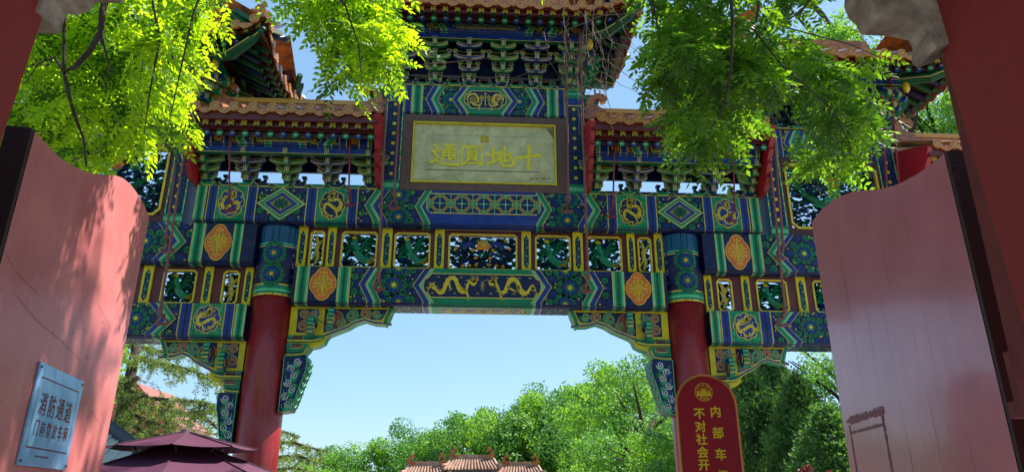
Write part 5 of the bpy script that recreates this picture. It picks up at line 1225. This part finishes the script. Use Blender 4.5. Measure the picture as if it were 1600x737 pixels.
for i, (a, b, Y, s, lb) in enumerate([(1345,520,17,.62,'bright green tree beside the right gate leaf, below the side beam'),(1530,190,24,1.15,'sunny yellow-green tree above the right gate leaf, by the wall'),(1460,165,28,1.2,'yellow-green tree behind the outer roof on the right'),(1350,20,26,1.3,'sparse tree top showing beside the stone corbel at upper right'),(60,330,19,1.0,'bright tree filling the gap under the left corbel')]):
    far_tree(a, b, Y, s, lb, i+1, 'broadleaf trees beside the archway')
# cypresses
def cypress_mesh(seed, H, r, n=16000):
    rs = np.random.RandomState(seed); k = 230; z = rs.uniform(.04,1,k)**.9; ang = rs.uniform(0,6.28,k); prof = np.minimum(1, (1-z)*2.4)**.8*r*rs.uniform(.55,1,k)
    cc = np.stack([np.cos(ang)*prof, np.sin(ang)*prof, z*H], 1); i = rs.randint(0, k, n); t = rs.uniform(-1,1,n)
    C = cc[i]+rs.normal(0,.1,(n,3))*r; C[:,2] += t*.07*H; C[:,:2] *= (1-.12*np.abs(t))[:,None]
    D = unit(np.stack([C[:,0]*.25/r, C[:,1]*.25/r, np.ones(n)*.9], 1)+rs.normal(0,.35,(n,3))); N_ = unit(rs.normal(0,1,(n,3)))
    V, idx = leaf_arrays(C, D, N_, rs.uniform(.1,.2,n), rs.uniform(.04,.08,n)); return mesh_np('crown', V, idx, ['cypress_leaf'])
CY = [cypress_mesh(5, 7, 1.0), cypress_mesh(6, 7, 1.2)]
cm = MB(); cm.tube([(0,0,0),(0,0,6.2)], [.16,.04], 'bark', 8); CT = cm.mesh('trunk')
for i, (px, py, Y, lb) in enumerate([(1200,545,20,'tall narrow dark cypress between the red sign and the bright tree'),(1165,585,19,'cypress directly right of the red sign'),(1245,600,17,'lower cypress in front of the bright green tree'),(1140,575,24,'far cypress half behind the red sign'),(1290,650,15,'small cypress against the right gate leaf edge')]):
    p = at(px, py, Y); o = thing('cypress_tree', lb, 'tree', (p.x, Y, 0), 'cypresses right of the archway', i*2.1); c_ = link('crown', CY[i % 2], o); c_.scale = (1.1,1.1,p.z/7); link('trunk', CT, o).scale = (1,1,p.z/7)
p = at(1268, 722, 13); o = thing('red_leaved_shrub', 'small red-leaved shrub low among the cypresses', 'shrub', (p.x, 13, 0)); link('crown', crown_mesh(8, 900, .3, .3, .05, ['red_leaf'], 9), o, (0,0,p.z-.3)); mb = MB(); mb.tube([(0,0,0),(0,0,p.z-.3)], .03, 'bark', 6); mb.build('trunk', o)
# cedars: tiered drooping boughs
def cedar(label, px, Y, boughs, seed, trunk_top):
    b = at(px, 700, Y); o = thing('cedar_tree', label, 'tree', (b.x, Y, 0), 'cedars behind the archway'); ox = Vector((b.x, Y, 0)); rs = np.random.RandomState(seed)
    mb = MB(); tp = at(trunk_top[0], trunk_top[1], Y)-ox; mb.tube([(0,0,0), tp*.5, tp], [.22,.17,.08], 'bark', 9); mb.build('trunk', o, True)
    C = []; D = []; lm = MB()
    for pts in boughs:
        P = [at(a, q, Y+dy)-ox for a, q, dy in pts]; lm.tube(P, [.06*(1-.8*i/(len(P)-1)) for i in range(len(P))], 'bark', 6)
        for j in range(len(P)-1):
            seg = P[j+1]-P[j]; L = seg.length
            for k in range(int(L*15)):
                q = P[j]+seg*rs.uniform(); sd = Vector((rs.normal(0,.14)-0, rs.normal(0,.45), rs.normal(0,.04)))
                tw_ = [q, q+sd+Vector((0,0,-.05)), q+sd*1.5+Vector((0,0,-rs.uniform(.12,.42)))]
                lm.tube(tw_, [.008,.005,.002], 'bark', 3, False)
                for s in range(60):
                    t = rs.uniform(0,2); a = tw_[int(t)].lerp(tw_[min(2,int(t)+1)], t-int(t)); C.append(tuple(a)); D.append((rs.normal(0,.8), rs.normal(0,.8), rs.normal(-.1,.6)))
    C = np.array(C); D = unit(np.array(D)); n = len(C); V, idx = leaf_arrays(C+rs.normal(0,.02,(n,3)), D, unit(rs.normal(0,1,(n,3))), rs.uniform(.06,.13,n), rs.uniform(.018,.03,n))
    link('crown', mesh_np('crown', V, idx, ['cedar_leaf']), o); lm.build('bough', o)
cedar('blue-green cedar with long drooping boughs between the left gate leaf and left pillar', 176, 17, [
    [(215,560,0),(250,566,-.5),(290,575,-1),(330,590,-1.4)],[(205,540,0),(240,545,.5),(290,560,1)],[(200,610,0),(235,622,-.6),(275,625,-1),(320,628,-1.2),(350,640,-1.5)],[(195,640,0),(225,655,-.6),(265,668,-.8)],
    [(205,625,0),(250,640,.6),(300,645,1),(345,640,1.4)],[(185,680,0),(230,676,-.4),(290,690,-1)],[(215,590,0),(190,600,-.5),(180,620,-1)],[(300,640,.4),(330,660,.2),(360,690,0)],[(200,655,0),(240,690,-.5),(260,705,-1)],[(250,635,0),(262,665,-.2),(270,680,-.3)],[(310,585,-1),(350,596,-1),(375,600,-1)]], 3, (222,500))
cedar('flat-tiered yellow-green cedar just right of the left pillar', 425, 22, [[(420,690,0),(455,690,-.5),(490,700,-.6),(512,705,-.6)],[(420,668,0),(450,676,0),(470,682,0)],[(420,715,0),(460,712,-.5),(500,718,-1)],[(420,735,0),(460,730,0),(480,735,0)]], 4, (415,640))

# =================================================================== FAR THINGS
fa = thing('distant_archway', 'small distant archway with three orange-tiled roofs before the far trees', 'archway', (0,45,0))
def far_roof(xc, w, ztop, Y=45):
    h = .5; e = w*.5; o = MB()
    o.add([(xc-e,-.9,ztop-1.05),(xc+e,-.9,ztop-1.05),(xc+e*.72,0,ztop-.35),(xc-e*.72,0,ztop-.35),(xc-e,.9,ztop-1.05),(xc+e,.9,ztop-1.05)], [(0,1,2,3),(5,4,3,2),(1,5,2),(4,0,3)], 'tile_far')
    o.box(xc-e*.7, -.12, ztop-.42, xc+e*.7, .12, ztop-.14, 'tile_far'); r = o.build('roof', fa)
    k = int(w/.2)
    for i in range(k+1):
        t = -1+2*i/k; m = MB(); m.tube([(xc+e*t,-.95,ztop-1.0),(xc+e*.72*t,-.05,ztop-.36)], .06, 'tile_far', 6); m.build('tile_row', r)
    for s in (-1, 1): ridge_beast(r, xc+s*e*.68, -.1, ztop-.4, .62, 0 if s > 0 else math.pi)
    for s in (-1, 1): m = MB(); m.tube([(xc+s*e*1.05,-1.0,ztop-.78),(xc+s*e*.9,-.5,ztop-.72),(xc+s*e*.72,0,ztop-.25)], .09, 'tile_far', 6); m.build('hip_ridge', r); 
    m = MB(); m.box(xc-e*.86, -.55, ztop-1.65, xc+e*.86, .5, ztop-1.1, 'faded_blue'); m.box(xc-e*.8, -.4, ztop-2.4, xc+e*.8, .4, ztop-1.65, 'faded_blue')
    for i in range(int(w/.28)): x = xc-e*.8+i*.28; m.box(x, -.75, ztop-1.5, x+.12, -.55, ztop-1.15, 'metal_roof' if i % 2 else 'faded_blue')
    m.build('bracket_band', r)
p0, p1, p2 = at(664,708,45), at(738,700,45), at(812,708,45)
far_roof(p0.x+.15, 2.75, p0.z-.3); far_roof(p1.x, 3.3, p1.z-.22); far_roof(p2.x+.05, 2.7, p2.z-.32)
m = MB()
for x in (p0.x-1.2, p1.x-1.55, p1.x+1.55, p2.x+1.2): m.box(x-.2, -.2, 0, x+.2, .2, p0.z-2.2, 'pillar_red')
m.box(p0.x-1.2, -.15, p0.z-3, p2.x+1.2, .15, p0.z-2.3, 'faded_blue'); m.build('frame', fa)
# far pavilion roof behind the cedar
q = at(205, 604, 30); pv = thing('far_pavilion', 'orange-tiled pavilion roof edge with small ridge figures behind the left cedar', 'pavilion', (q.x,30,0))
m = MB(); m.prism([(-6,0,q.z+.9),(-.3,0,q.z+.15),(.15,0,q.z+.2),(1.3,0,q.z-.9),(2.2,0,q.z-1.5),(1.6,0,q.z-1.9),(-6,0,q.z-1.9)], (0,0,0), (0,4,0), 'tile_red'); m.build('roof', pv)
m = MB(); m.box(-6, .6, 0, 1.4, 3.4, q.z-1.902, 'wall_red'); m.build('wall', pv)
for i in range(6): small_beast(pv, -.9+i*.2, 0, q.z+.2+.0*i, .28)
for i in range(7): t = MB(); x = .3+i*.26; t.tube([(x,-.06,q.z+.1-.9*(x-.15)),(x,-.06,q.z-.9-.3*x)], .07, 'tile', 6); t.build('tile_row', pv)
# grey ribbed metal roof lower left
rfp = at(160, 700, 9); o = thing('shed', 'pale ribbed metal shed roof with a dark ridge behind the umbrella', 'shed', (rfp.x, 9, 0))
A = at(150,640,9.2); B = at(222,712,8.2); C_ = at(222,735,7.8); D_ = at(150,730,8.6); off = Vector((rfp.x,9,0))
A, B = A-off, B-off; m = MB(); dn = Vector((-.1,-1.2,-.75)); m.add([A-Vector((1.5,0,-.9)), B, B+dn, A-Vector((1.5,0,-.9))+dn], [(0,3,2,1)], 'metal_roof')
A2 = A-Vector((1.5,0,-.9)); m.build('roof_sheet', o)
for i in range(26): t = MB(); s = A2.lerp(B, i/25); t.tube([s+Vector((0,0,.012)), s+dn+Vector((0,0,.012))], .014, 'metal_roof', 5); t.build('roof_rib', o)
t = MB(); t.tube([A2+Vector((0,0,.03)), B+Vector((0.02,0,.03))], .07, 'roof_dark', 8); t.build('ridge_cap', o)
t = MB(); t.box(A2.x-.5, -.9, 0, B.x-.1, -.1, (B+dn).z-.02, 'stone_light'); t.build('wall', o)
